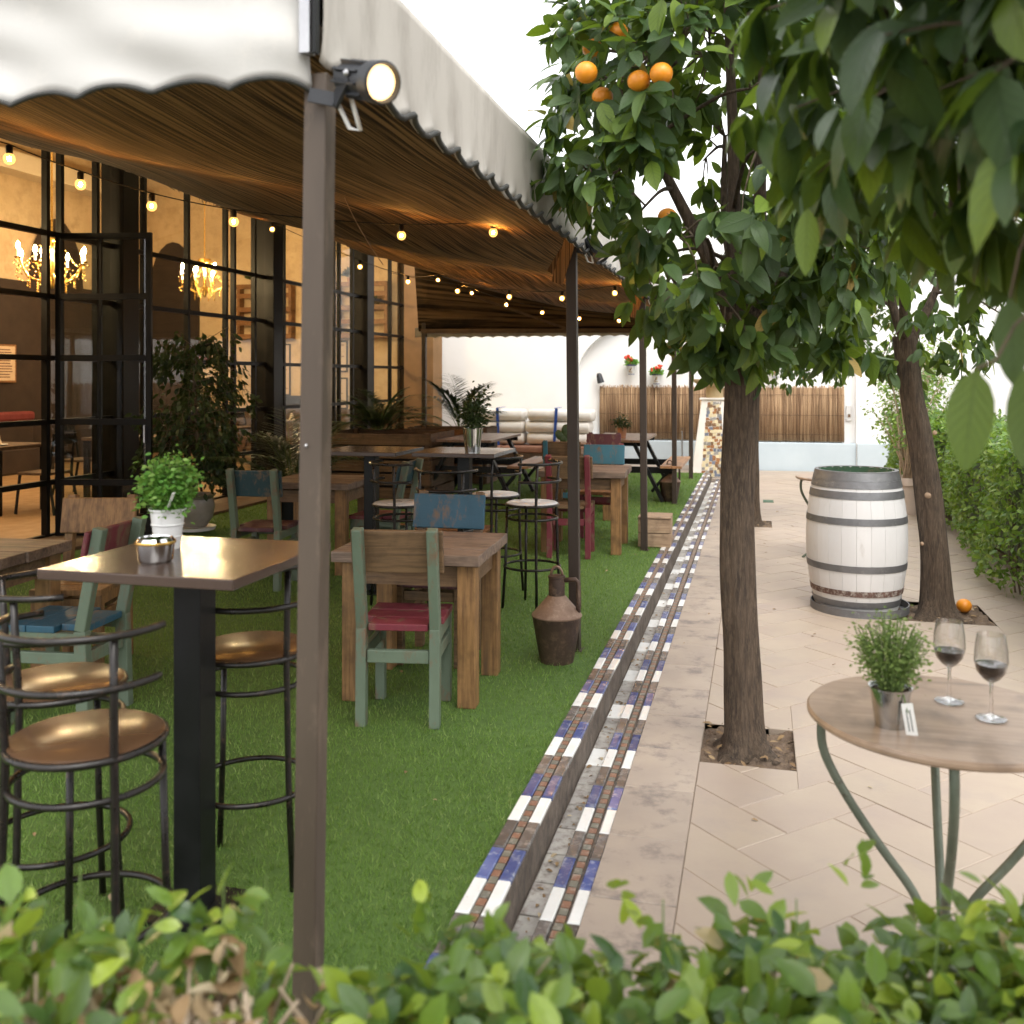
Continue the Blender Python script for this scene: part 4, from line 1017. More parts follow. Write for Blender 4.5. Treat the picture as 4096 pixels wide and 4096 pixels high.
herb('herb_pot', (-1.62, 12.0, .85), 'small herb in a terracotta pot on the far picnic table', (.045, .06, .13), 'terracotta', 400, .12, .17, 'leaf_ficus', .03)
cp_ = empty('cactus_pot', (-2.02, 10.3, .8), 0, 'small prickly pear cactus in a terracotta pot on the far wooden table', 'cactus')
MB().lathe([(.001, 0), (.04, 0), (.055, .1), (.05, .1), (.001, .08)], 18).build('pot', 'terracotta', cp_, smooth=True, edge=True)
for k, (x, z, a) in enumerate(((0, .14, 0), (.04, .19, .5), (-.045, .18, -.6), (.02, .24, .2))):
    b = MB().sphere((0, 0, 0), .045, 10, 8, 1.3); M = Matrix.Rotation(a, 3, 'Y')
    b.v = [tuple(M @ Vector((p[0], p[1] * .3, p[2])) + Vector((x, 0, z))) for p in b.v]; b.build('pad', 'green_fruit', cp_, smooth=True)
# ------------------------------------------------------------------ rusty jugs and crate
def jug(loc, label, rz=0):
    r = empty('oil_jug', loc, rz, label, 'jug', 'rusty metal oil jugs')
    MB().lathe([(.001, .004), (.088, .0), (.09, .006), (.13, .235), (.133, .24)], 36).build('body', 'rust_jug', r, smooth=True, edge=True)
    MB().lathe([(.133, .24), (.134, .247), (.048, .345), (.044, .35)], 36).build('shoulder', 'rust_top', r, smooth=True, edge=True)
    MB().lathe([(.043, .348), (.043, .44), (.046, .442), (.046, .452), (.03, .456), (.001, .458)], 28).build('neck', 'rust_jug', r, smooth=True, edge=True)
    MB().tube([(.03 * math.cos(a), 0, .455 + .045 * math.sin(a)) for a in np.linspace(0, PI, 11)], .007, 6).build('top_handle', 'rust_top', r, smooth=True)
    MB().tube([(.04, 0, .43), (.1, 0, .435), (.115, 0, .42), (.118, 0, .3), (.112, 0, .265)], .013, 8).build('side_handle', 'rust_jug', r, smooth=True)
jug((-1.03, 5.06, G), 'rusty metal oil jug on the lawn in front of the second awning post', .05)
jug((-1.03, 11.9, G), 'far rusty metal oil jug behind the thin awning post', .05)
cr = empty('wooden_crate', (-.885, 8.78, G), .03, 'small pale wooden crate on the lawn edge behind an awning post', 'crate')
MB().bx(-.145, .145, -.16, .16, .255, .27).build('lid', 'wood_crate', cr, bevel=.003)
for k in range(2):
    for s in (-1, 1):
        MB().box((0, s * .148, .065 + .125 * k), (.286, .018, .118)).build('side_board', 'wood_crate', cr, bevel=.003)
        MB().box((s * .134, 0, .065 + .125 * k), (.016, .276, .118)).build('end_board', 'wood_crate', cr, bevel=.003)
# ------------------------------------------------------------------ pallet planters with palms
def planter(loc, lx, ly, h, label):
    r = empty('pallet_planter', loc, 0, label, 'planter', 'planters built from pallet slats')
    n = 5
    for k in range(n):
        z = h * (k + .5) / n
        for s in (-1, 1):
            MB().box((0, s * (ly / 2), z), (lx, .02, h / n - .03)).build('slat', 'wood_pallet', r, bevel=.003)
            MB().box((s * (lx / 2), 0, z), (.02, ly - .024, h / n - .012)).build('slat', 'wood_pallet_y', r, bevel=.003)
    for sx in (-1, 1):
        for sy in (-1, 1): MB().box((sx * (lx / 2 - .05), sy * (ly / 2 - .045), h / 2), (.06, .06, h)).build('corner_post', 'wood_pallet', r)
    MB().box((0, 0, h * .45), (lx - .1, ly - .1, h * .8)).build('lining', 'black_paint', r)
    return r
planter((-4.55, 11.7, G), 1.4, .95, .82, 'long slatted pallet planter behind the bar tables')
planter((-4.25, 13.4, G), 1.15, .6, .8, 'smaller slatted pallet planter beside the picnic table')
wb = empty('pallet_bench', (-4.3, 10.55, G), 0, 'warm brown wooden bench end in front of the slatted planters', 'bench')
for k, (x0, x1) in enumerate(((-.95, -.28), (.12, .72))): MB().box(((x0 + x1) / 2, 2.0, .62), (x1 - x0, .03, .36)).build('back_board', 'wood_warm', wb, bevel=.004)
MB().bx(.1, .75, 1.35, 1.95, .3, .34).build('seat_board', 'wood_warm', wb, bevel=.004)
for x in (.13, .72):
    MB().bx(x - .02, x + .02, 1.36, 1.4, 0, .3).build('leg', 'black_paint', wb)
    MB().bx(x - .02, x + .02, 1.95, 1.99, 0, .78).build('leg', 'black_paint', wb)
for x in (-.93, -.3): MB().bx(x - .02, x + .02, 1.95, 1.99, 0, .78).build('leg', 'black_paint', wb)
dk = empty('floor_pallet', (-2.9, 8.3, G), .1, 'low reddish wooden pallet lying on the lawn in the shade', 'pallet')
for k in range(5): MB().box((0, -.4 + .2 * k, .105), (1.1, .16, .02)).build('board', 'wood_warm', dk)
for x in (-.5, 0, .5): MB().box((x, 0, .0475), (.08, .96, .095)).build('bearer', 'wood_pallet_y', dk)
def palm(loc, label, nf, L, potr=.16, spread=1.0):
    r = empty('potted_palm', loc, 0, label, 'plant', 'potted palms by the planters')
    MB().lathe([(.001, 0), (potr * .75, 0), (potr, .28), (potr * .94, .28), (.001, .25)], 20).build('pot', 'black_paint', r, smooth=True, edge=True)
    for k in range(nf):
        a = k * 2.4 + rng.uniform(-.3, .3); el_ = rng.uniform(.6, 1.45); Lk = L * rng.uniform(.7, 1.1)
        pts = []; p = Vector((0, 0, .26)); d = Vector((math.cos(a) * math.cos(el_) * spread, math.sin(a) * math.cos(el_) * spread, math.sin(el_)))
        for q in range(10):
            pts.append(p.copy()); p = p + d.normalized() * Lk / 9; d += Vector((math.cos(a) * .03, math.sin(a) * .03, -.1))
        fr = MB().tube(pts, [.006 * (1 - q / 11) for q in range(10)], 5).build('frond', 'green_stem', r, smooth=True)
        P, D, U = [], [], []
        side_ = Vector((-math.sin(a), math.cos(a), 0))
        for q in range(34):
            t = .22 + .78 * q / 33; i_ = min(8, int(t * 9)); f_ = t * 9 - i_
            pp = pts[i_].lerp(pts[i_ + 1], f_) if i_ < 9 else pts[9]
            tg = (pts[min(9, i_ + 1)] - pts[i_]).normalized()
            for s in (-1, 1):
                P.append(tuple(pp)); D.append(tuple(side_ * s + tg * .9 + Vector((0, 0, -.1 + rng.uniform(-.15, .15))))); U.append((0, 0, 1))
        ls = np.array([.28 * L * math.sin(PI * (.12 + .85 * q / 33)) ** .7 for q in range(34) for s in (0, 1)])
        T = leaf_template(2, .1, .1, .15)
        me = leaf_mesh('leaflets', T, np.array(P), basis(np.array(D), np.array(U)), ls, np.full(len(P), rng.random()), 'leaf_palm')
        o = bpy.data.objects.new('leaflets', me); col.objects.link(o); o.parent = fr; o['kind'] = 'stuff'
palm((-4.95, 12.3, .52), 'dark potted palm standing against the ochre pier', 26, .85)
palm((-4.3, 13.9, .5), 'potted palm with arching fronds against the white wall', 13, 1.15)
palm((-4.5, 8.9, G), 'dark potted palm beside the second steel column', 16, 1.1)
# ------------------------------------------------------------------ ficus in a glazed pot by the glass door
fx = empty('ficus_tree', (-5.25, 8.35, .14), 0, 'tall weeping ficus in a glazed grey pot beside the open glass door', 'plant')
pt = MB().lathe([(.001, .03), (.11, .03), (.17, .12), (.19, .22), (.17, .3), (.19, .325), (.2, .34), (.18, .34), (.16, .31), (.001, .29)], 32).build('pot', 'pot_ceramic', fx, smooth=True, edge=True)
MB().lathe([(.001, .0), (.19, 0), (.2, .03), (.18, .03), (.001, .012)], 28).build('saucer', 'pot_white', fx, smooth=True, edge=True)
b = MB(); b.tube([(0, 0, .28), (.03, .01, .8), (-.02, .02, 1.3), (0, 0, 1.75)], [.022, .02, .016, .008], 8)
fp, fd = [], []
for k in range(150):
    h = rng.uniform(.45, 1.85); a = rng.uniform(0, 2 * PI); R_ = (.26 + .16 * math.sin((h - .3) * 2)) * rng.uniform(.5, 1.2)
    p0 = Vector((0, 0, min(1.75, h + .05))); p1 = Vector((math.cos(a) * R_, math.sin(a) * R_, h + rng.uniform(0, .15))); p2 = p1 + Vector((math.cos(a) * .08, math.sin(a) * .08, -.16))
    b.tube([p0, p1, p2], [.005, .003, .0015], 4)
    for q in range(20):
        t = rng.uniform(.25, 1); pp = (p0.lerp(p1, t) if rng.random() < .4 else p1.lerp(p2, t)) + Vector((rng.gauss(0, .025), rng.gauss(0, .025), rng.gauss(0, .025)))
        fp.append(tuple(pp)); fd.append((math.cos(a) * .5 + rng.gauss(0, .5), math.sin(a) * .5 + rng.gauss(0, .5), -.9 + rng.gauss(0, .4)))
b.build('stem', 'twig', fx, smooth=True)
fp = np.array(fp); n = len(fp)
foliage(fx, fp + np.array(fx.location), fd, rand_dirs(n) + (0, 0, .5), nrg.uniform(.055, .085, n), 'leaf_ficus', W=.5)
# ------------------------------------------------------------------ far end: sofa, bamboo screen, geraniums, fountain
sf = empty('terracotta_bench', (-3.95, 16.85, .06), 0, 'low bench with rust coloured seat cushions along the white wall', 'bench')
MB().bx(-1.25, 1.2, -.35, .5, 0, .22).build('base', 'wood_pallet', sf)
for k in range(3): MB().bx(-1.22 + .81 * k, -.43 + .81 * k, -.33, .3, .22, .34).build('seat_cushion', 'cushion_rust', sf, bevel=.03)
kk = 0
for c_, (x0, x1) in enumerate(((-5.15, -4.02), (-3.98, -2.8))):
    for lv in range(3):
        b = MB(); n = 14; off = rng.uniform(-.03, .03); L_ = x1 - x0
        prof = []
        for i in range(n):
            a = 2 * PI * i / n; cx_, cz_ = math.cos(a), math.sin(a)
            prof.append((.24 * math.copysign(abs(cx_) ** .6, cx_), .108 * math.copysign(abs(cz_) ** .7, cz_)))
        vs_ = []
        secs = [0, .015, .04, .5, .96, .985, 1]
        for s_ in secs:
            e = .55 if s_ in (0, 1) else (.85 if s_ in (.015, .985) else 1)
            for (py_, pz_) in prof: vs_.append((x0 + off + L_ * s_, 16.98 + py_ * e, .52 + lv * .205 + pz_ * e))
        b.add(vs_, [(i * n + j, i * n + (j + 1) % n, (i + 1) * n + (j + 1) % n, (i + 1) * n + j) for i in range(len(secs) - 1) for j in range(n)] + [tuple(range(n - 1, -1, -1)), tuple((len(secs) - 1) * n + j for j in range(n))])
        o = b.build('rolled_cushion', 'cushion', smooth=True)
        tag(o, 'white padded cushion, ' + ['bottom', 'middle', 'top'][lv] + ' of the ' + ['left', 'right'][c_] + ' stack by the white wall', 'cushion', 'stacked white cushions')
    st = MB(); xm = x0 + .68 if c_ == 0 else x0 + .55
    st.box((xm, 16.72, .73), (.05, .006, .66), M=Matrix.Rotation(.06 if c_ else -.03, 3, 'Y')); st.box((xm, 16.95, 1.065), (.05, .46, .006))
    tag(st.build('luggage_strap', 'strap_blue'), 'blue strap round the ' + ['left', 'right'][c_] + ' stack of white cushions', 'strap', 'blue cushion straps')
scr = empty('reed_screen', (-.67, 17.5, 0), 0, 'brown reed screen covering the lower part of the white wall', 'screen')
def canes(x0, x1, nm):
    b = MB(); x = x0; 
    while x < x1:
        rr = rng.uniform(.004, .008); zt = 1.45 + rng.uniform(-.025, .025) ; zb = .5 + rng.uniform(-.01, .015); dy = rng.uniform(-.012, .006)
        b.tube([(x, dy, zb), (x + rng.uniform(-.012, .012), dy + rng.uniform(-.006, .006), (zb + zt) / 2), (x + rng.uniform(-.01, .01), dy, zt)], rr, 5); x += rr * 1.7
    return b
canes(-2.1, 2.1, 0).build('canes', 'reed_screen', scr, smooth=True, kind='stuff')
for z in (.62, .95, 1.3): MB().tube([(x, -.026, z + .004 * math.sin(x * 20)) for x in np.linspace(-2.1, 2.1, 40)], .003, 4).build('binding_wire', 'wood_pallet', scr)
MB().bx(-2.1, 2.1, .02, .04, .5, 1.42).build('backing', 'reed_screen', scr)
gi = 0
for (x, z) in ((-2.19, 1.77), (-1.74, 1.6), (-1.29, 1.95), (.3, 1.72)):
    gl = ['left', 'lowest', 'right hand', 'hidden'][gi]
    r = empty('geranium_pot', (x, 17.42, z), 0, ['left painted wall pot with red geraniums above the reed screen', 'lower painted wall pot with red geraniums above the reed screen', 'upper right painted wall pot with red geraniums by the thin post', 'painted wall pot with geraniums behind the orange tree foliage'][gi], 'flower pot', 'geranium wall pots'); gi += 1
    MB().lathe([(.001, -.12), (.055, -.12), (.085, .04), (.09, .045), (.09, .06), (.075, .06), (.001, .04)], 20).build('pot', 'pot_white', r, smooth=True, edge=True)
    MB().lathe([(.0865, .038), (.0915, .044), (.0915, .062)], 20).build('blue_rim', 'tile_blue', r, smooth=True)
    MB().lathe([(.0565, -.118), (.059, -.108)], 20).build('blue_rim', 'tile_blue', r, smooth=True)
    for (pa, pb_) in (((-.02, -.03), (.02, .01)), ((.01, .0), (-.03, -.06)), ((-.03, -.07), (.03, -.075))):
        MB().tube([(pa[0], -.078, pa[1]), ((pa[0] + pb_[0]) / 2 + .015, -.08, (pa[1] + pb_[1]) / 2), (pb_[0], -.072, pb_[1])], .006, 5).build('painted_scroll', 'gold', r)
    n = 160; dd = rand_dirs(n); dd[:, 2] = abs(dd[:, 2])
    foliage(r, np.array(r.location) + (0, 0, .05) + dd * nrg.uniform(.03, .12, (n, 1)), dd, rand_dirs(n) + (0, -1, 1), nrg.uniform(.035, .06, n), 'leaf_basil', W=.9)
    for q in range(5):
        c_ = Vector((rng.uniform(-.12, .1), rng.uniform(-.1, 0), rng.uniform(.12, .22)))
        b = MB()
        for w_ in range(9): b.sphere(tuple(c_ + Vector((rng.gauss(0, .018), rng.gauss(0, .018), rng.gauss(0, .014)))), .014, 6, 4)
        b.tube([(0, 0, .04), tuple(c_)], .003, 4)
        b.build('flower_head', 'geranium', r, smooth=True)
sn = empty('wall_sconce', (-2.79, 17.53, 1.6), 0, 'small black cone lamp on the white wall at the edge of the recess', 'lamp')
b = MB().lathe([(.03, .08), (.05, .04), (.065, -.1), (.055, -.1), (.001, .06)], 18); M = Matrix.Rotation(-.25, 3, 'Y'); b.v = [tuple(M @ Vector(p) + Vector((.03, -.1, 0))) for p in b.v]
b.build('shade', 'lamp_body', sn, smooth=True, edge=True); MB().beam((0, 0, .03), (.02, -.08, .04), .03, .03).build('arm', 'lamp_body', sn)
ft = empty('fountain', (-.68, 16.25, 0), 0, 'white fountain pillar with a mosaic front and yellow stone bowl', 'fountain')
def ped(b, w0, w1, d0, d1, z0, z1):
    b.add([(-w0, -d0, z0), (w0, -d0, z0), (w0, d0, z0), (-w0, d0, z0), (-w1, -d1, z1), (w1, -d1, z1), (w1, d1, z1), (-w1, d1, z1)], [(3, 2, 1, 0), (4, 5, 6, 7), (0, 1, 5, 4), (1, 2, 6, 5), (2, 3, 7, 6), (3, 0, 4, 7)]); return b
ped(MB(), .36, .2, .3, .18, 0, 1.24).build('pedestal', 'fountain_white', ft, bevel=.01)
MB().bx(-.23, .23, -.21, .21, 1.24, 1.27).build('cap', 'fountain_white', ft, bevel=.006)
MB().lathe([(.14, 1.27), (.14, 1.44), (.17, 1.46), (.3, 1.5), (.34, 1.53), (.35, 1.57), (.33, 1.575), (.29, 1.55), (.001, 1.52)], 28).build('bowl', 'stone_yellow', ft, smooth=True, edge=True)
chips = ['chip_cream', 'chip_rust', 'chip_blue', 'chip_brown', 'chip_grey', 'chip_cream']
ck = 0
z = .01
chip_me = {}
while z < 1.2:                                                     # broken tile mosaic, each chip its own piece
    hw = .2 - .1 * z / 1.24; dy = -(.3 - .12 * z / 1.24) - .001
    x = -hw
    while x < hw - .01:
        wv, hv = rng.uniform(.04, .07), rng.uniform(.04, .062)
        wv = min(wv, hw - x)
        jit = lambda: rng.uniform(-.008, .008)
        m = rng.choice(chips); key = (m, rng.randrange(4))
        if key not in chip_me:
            q = [(0 + jit(), 0 + jit()), (1 + jit() * 18, 0 + jit() * 18), (1 + jit() * 18, 1 + jit() * 18), (0 + jit(), 1 + jit() * 18)]
            chip_me[key] = MB().add([(a_, 0, b_) for a_, b_ in q] + [(a_, -1, b_) for a_, b_ in q], [(4, 5, 6, 7), (0, 1, 5, 4), (1, 2, 6, 5), (2, 3, 7, 6), (3, 0, 4, 7)]).mesh('mosaic_chip', m)
        o = bpy.data.objects.new('mosaic_chip', chip_me[key]); col.objects.link(o); o.parent = ft
        o.location = (x, dy, z); o.scale = (wv * .93, .006, hv * .95); o.rotation_euler = (math.radians(-5.5), rng.uniform(-.22, .22), 0)
        x += wv
    z += .05
tap = empty('garden_tap', (-1.28, 17.3, 0), 0, 'thin standpipe with a tap beside the fountain', 'tap')
MB().tube([(0, 0, 0), (0, 0, .62), (0, -.06, .66)], .012, 6).build('pipe', 'metal_grey', tap, smooth=True)
MB().box((0, -.05, .7), (.05, .02, .012)).build('handle', 'tin', tap)
nC = 130; yC = 1.6 + 10 * nrg.random(nC) ** 1.4
lc = empty('channel_debris', (-.66, 5, 0), label='bits of dry leaf and dirt lying in the tiled water channel', cat='leaves', kind='stuff')
foliage(lc, np.column_stack([-.69 + nrg.random(nC) * .06, yC, np.full(nC, -.024)]), rand_dirs(nC) * (1, 1, .2), np.tile((0, 0, 1.), (nC, 1)) + rand_dirs(nC) * .4, nrg.uniform(.012, .035, nC), 'litter', fold=.6)
nC = 46
ls_ = empty('fallen_leaves', (.5, 6, 0), label='few dry leaves scattered over the paving', cat='leaves', kind='stuff')
foliage(ls_, np.column_stack([nrg.uniform(-.45, 1.7, nC), nrg.uniform(2.2, 13, nC), np.full(nC, .005)]), rand_dirs(nC) * (1, 1, .1), np.tile((0, 0, 1.), (nC, 1)) + rand_dirs(nC) * .25, nrg.uniform(.015, .045, nC), 'litter', fold=.5)
nC = 40; lw = empty('fallen_leaves', (-1.5, 4, .1), label='few dry leaves lying on the artificial grass', cat='leaves', kind='stuff')
foliage(lw, np.column_stack([nrg.uniform(-3, -.85, nC), nrg.uniform(2, 11, nC), np.full(nC, .122)]), rand_dirs(nC) * (1, 1, .1), np.tile((0, 0, 1.), (nC, 1)) + rand_dirs(nC) * .3, nrg.uniform(.015, .04, nC), 'litter', fold=.5)
dr_ = tag(MB().bx(.07, .2, 12.9, 13.15, -.03, .004).build('drain_cover', 'barrel_green'), 'small green drain cover set in the path behind the trunk', 'drain cover')
# ------------------------------------------------------------------ barrel
bl = empty('barrel', (.665, 7.15, 0), .2, 'white painted wooden barrel with grey iron hoops on the path', 'barrel')
def br(z): t = (z - .49) / .49; return .335 - .068 * t * t
NS = 22
zz = np.linspace(.02, .96, 15)
b = MB(); gap = .0012
vs_ = []
for z in zz:
    r0, r1 = br(z), br(z) - .022; a = PI / NS
    for s in (-1, -.33, .33, 1):
        an = a * s - math.copysign(gap / r0 / 2, s) * (abs(s) == 1); rr_ = r0 - (.0004 if abs(s) == 1 else 0)
        vs_.append((rr_ * math.cos(an), rr_ * math.sin(an), z))
    for s in (1, -1): vs_.append((r1 * math.cos(a * s), r1 * math.sin(a * s), z))
b.add(vs_, [(i * 6 + j, i * 6 + (j + 1) % 6, (i + 1) * 6 + (j + 1) % 6, (i + 1) * 6 + j) for i in range(14) for j in range(3)])       # bent outer face
b.add(vs_, [(i * 6 + j, i * 6 + (j + 1) % 6, (i + 1) * 6 + (j + 1) % 6, (i + 1) * 6 + j) for i in range(14) for j in range(3, 6)] + [(5, 4, 3, 2, 1, 0), tuple(14 * 6 + j for j in range(6))])
stm = b.mesh('stave', 'barrel_white', True)
for k in range(NS): inst('stave', stm, bl, rz=2 * PI * k / NS)
def hoop(z0, z1, m, e=.004):
    MB().lathe([(br(z0) - .005, z0), (br(z0) + e, z0), (br((z0 + z1) / 2) + e, (z0 + z1) / 2), (br(z1) + e, z1), (br(z1) - .005, z1)], 48).build('hoop', m, bl, smooth=True, edge=True)
hoop(.905, .958, 'barrel_hoop'); hoop(.855, .903, 'barrel_hoop'); hoop(.785, .835, 'barrel_hoop'); hoop(.615, .66, 'barrel_hoop')
hoop(.3, .345, 'barrel_hoop'); hoop(.135, .175, 'hoop_rust'); hoop(.055, .1, 'barrel_hoop')
MB().lathe([(br(.958) + .004, .957), (br(.958) + .0035, .965), (br(.958) - .022, .965), (br(.958) - .0235, .957)], 48).build('top_rim', 'barrel_hoop', bl, smooth=True, edge=True)
MB().lathe([(br(.958) - .0245, .962), (br(.93) - .0255, .9)], 48).build('inner_rim', 'barrel_green', bl, smooth=True)
MB().lathe([(br(.9) - .02, .9), (.001, .9)], 48).build('lid', 'barrel_lid', bl)
MB().lathe([(.28, .002), (.325, .0), (.325, .05), (.319, .05), (.316, .006)], 48, (.02, .0, 0)).build('base_tray', 'barrel_hoop', bl, smooth=True, edge=True)
n = 14; a = nrg.uniform(0, 6.28, n); q = nrg.uniform(0, .22, n)
lt = empty('fallen_leaves', (.665, 7.15, .9), label='few dry leaves lying on top of the white barrel', cat='leaves', kind='stuff')
foliage(lt, np.column_stack([.665 + q * np.cos(a), 7.15 + q * np.sin(a), np.full(n, .906)]), rand_dirs(n) * (1, 1, .15), np.tile((0, 0, 1.), (n, 1)), nrg.uniform(.02, .05, n), 'litter')
of = tag(MB().sphere((0, 0, 0), .05, 24, 16, .92).build('fallen_orange', 'orange_peel', smooth=True), 'single orange lying on the ground beside the leaning trunk', 'orange'); of.location = (1.37, 7.22, .04)
# ------------------------------------------------------------------ round bistro table with glasses
def bistro(loc, rz, R_, label, h=.75):
    r = empty('bistro_table', loc, rz, label, 'table', 'round bistro tables')
    MB().lathe([(.001, h - .022), (R_ - .01, h - .022), (R_, h - .014), (R_, h - .007), (R_ - .006, h), (.001, h)], 64).build('tabletop', 'wood_round', r, smooth=True, edge=True)
    MB().lathe([(.02, .19), (.03, .205), (.03, .225), (.015, .24)], 12).build('collar', 'table_iron', r, smooth=True)
    for k in range(4):
        a = PI * k / 2 + math.radians(-5); c, s = math.cos(a), math.sin(a)
        prof = [(R_ * .86, h - .024), (R_ * .89, h - .07), (R_ * .86, h - .14), (R_ * .7, h - .24), (R_ * .45, h - .36), (R_ * .22, h - .46), (.045, h - .53), (.03, .16), (.07, .11), (.16, .07), (.24, .03), (.28, .0)]
        P3 = [Vector((c * q, s * q, z)) for q, z in prof]
        sm = []
        for i in range(len(P3) - 1):
            p0, p1, p2, p3 = P3[max(0, i - 1)], P3[i], P3[i + 1], P3[min(len(P3) - 1, i + 2)]
            for t in (0, .25, .5, .75): sm.append(.5 * ((2 * p1) + (p2 - p0) * t + (2 * p0 - 5 * p1 + 4 * p2 - p3) * t * t + (3 * p1 - p0 - 3 * p2 + p3) * t ** 3))
        sm.append(P3[-1])
        MB().tube(sm, .0115, 8).build('leg', 'table_iron', r, smooth=True)
        MB().tube([(c * (.12 + .03 * math.cos(u)), s * (.12 + .03 * math.cos(u)), .14 + .03 * math.sin(u)) for u in np.linspace(0, 4.5, 12)], .006, 6).build('scroll', 'table_iron', r, smooth=True)
        MB().beam((0, 0, h - .03), (c * R_ * .9, s * R_ * .9, h - .03), .02, .01).build('top_bar', 'table_iron', r)
    return r
bistro((.455, 2.66, 0), 0, .33, 'round wooden bistro table with green iron legs holding two wine glasses')
bistro((.66, 9.1, 0), .3, .33, 'round bistro table half hidden behind the barrel', .72)
h2 = herb('oregano_pot', (.315, 2.535, .75), 'airy green oregano in a shiny tin pot on the bistro table', (.036, .048, .095), 'tin', 2600, .085, .185, 'leaf_herb', .0105, 'spray')
MB().tube([(.024, -.042, .09), (.03, -.048, .06), (.034, -.05, .05)], .002, 5).build('tag_string', 'green_stem', h2)
tg_ = MB().box((.036, -.052, .035), (.026, .0012, .075), M=Matrix.Rotation(-.15, 3, 'Y') @ Matrix.Rotation(-.12, 3, 'X')).build('label_tag', 'paper', h2)
for dx in (-.004, .004): MB().box((.036 + dx, -.0535, .033), (.0018, .0006, .05), M=Matrix.Rotation(-.15, 3, 'Y') @ Matrix.Rotation(-.12, 3, 'X')).build('tag_print', 'ink', tg_)
def glass(loc, label, level):
    r = empty('wine_glass', loc, 0, label, 'wine glass', 'wine glasses on the bistro table')
    out_ = [(.001, .003), (.034, .002), (.036, .004), (.02, .007), (.006, .013), (.0042, .03), (.004, .08), (.006, .092), (.02, .102), (.034, .12), (.0395, .145), (.038, .175), (.0325, .212)]
    inn_ = [(.0315, .212), (.037, .175), (.0385, .145), (.033, .121), (.019, .1045), (.001, .098)]
    MB().lathe(out_ + inn_, 36).build('bowl', 'clear_glass', r, smooth=True, edge=True)
    ws = [(q - .0006, z) for q, z in reversed(inn_) if z < level]
    rl = np.interp(level, [z for q, z in reversed(inn_)], [q for q, z in reversed(inn_)]) - .0006
    MB().lathe([(max(.0008, q), z + .0004) for q, z in ws] + [(rl, level), (.0008, level)], 36).build('wine', 'wine', r, smooth=True, edge=True)
glass((.487, 2.755, .75), 'wine glass with red wine farther from the camera', .137)
glass((.563, 2.64, .75), 'nearer wine glass with red wine at the right', .139)
# ------------------------------------------------------------------ orange trees
def smooth_path(P3, k=4):
    P3 = [Vector(p) for p in P3]; sm = []
    for i in range(len(P3) - 1):
        p0, p1, p2, p3 = P3[max(0, i - 1)], P3[i], P3[i + 1], P3[min(len(P3) - 1, i + 2)]
        for q in range(k):
            t = q / k; sm.append(.5 * ((2 * p1) + (p2 - p0) * t + (2 * p0 - 5 * p1 + 4 * p2 - p3) * t * t + (3 * p1 - p0 - 3 * p2 + p3) * t ** 3))
    sm.append(P3[-1]); return sm
def trunk_mesh(path, radii, n=28, flare=True, seed=0):
    """tapered trunk with fluted, uneven bark"""
    rg = random.Random(seed); P = smooth_path(path, 8); k = len(P)
    ra = np.interp(np.linspace(0, 1, k), np.linspace(0, 1, len(radii)), radii)
    ph_ = [rg.uniform(0, 6.28) for _ in range(6)]
    b = MB(); vs_ = []
    for i, p in enumerate(P):
        t = i / (k - 1)
        for j in range(n):
            a = 2 * PI * j / n
            r = ra[i] * (1 + .07 * math.sin(3 * a + ph_[0] + t * 2) + .05 * math.sin(5 * a + ph_[1] - t * 3) + .03 * math.sin(9 * a + ph_[2] + t * 5) + .025 * math.sin(t * 23 + 2 * a + ph_[3]))
            if flare: r *= 1 + .75 * math.exp(-t * 24) * (1 + .5 * math.sin(4 * a + ph_[4]))
            vs_.append((p.x + r * math.cos(a), p.y + r * math.sin(a), p.z))
    b.add(vs_, [(i * n + j, i * n + (j + 1) % n, (i + 1) * n + (j + 1) % n, (i + 1) * n + j) for i in range(k - 1) for j in range(n)] + [tuple((k - 1) * n + j for j in range(n))])
    return b
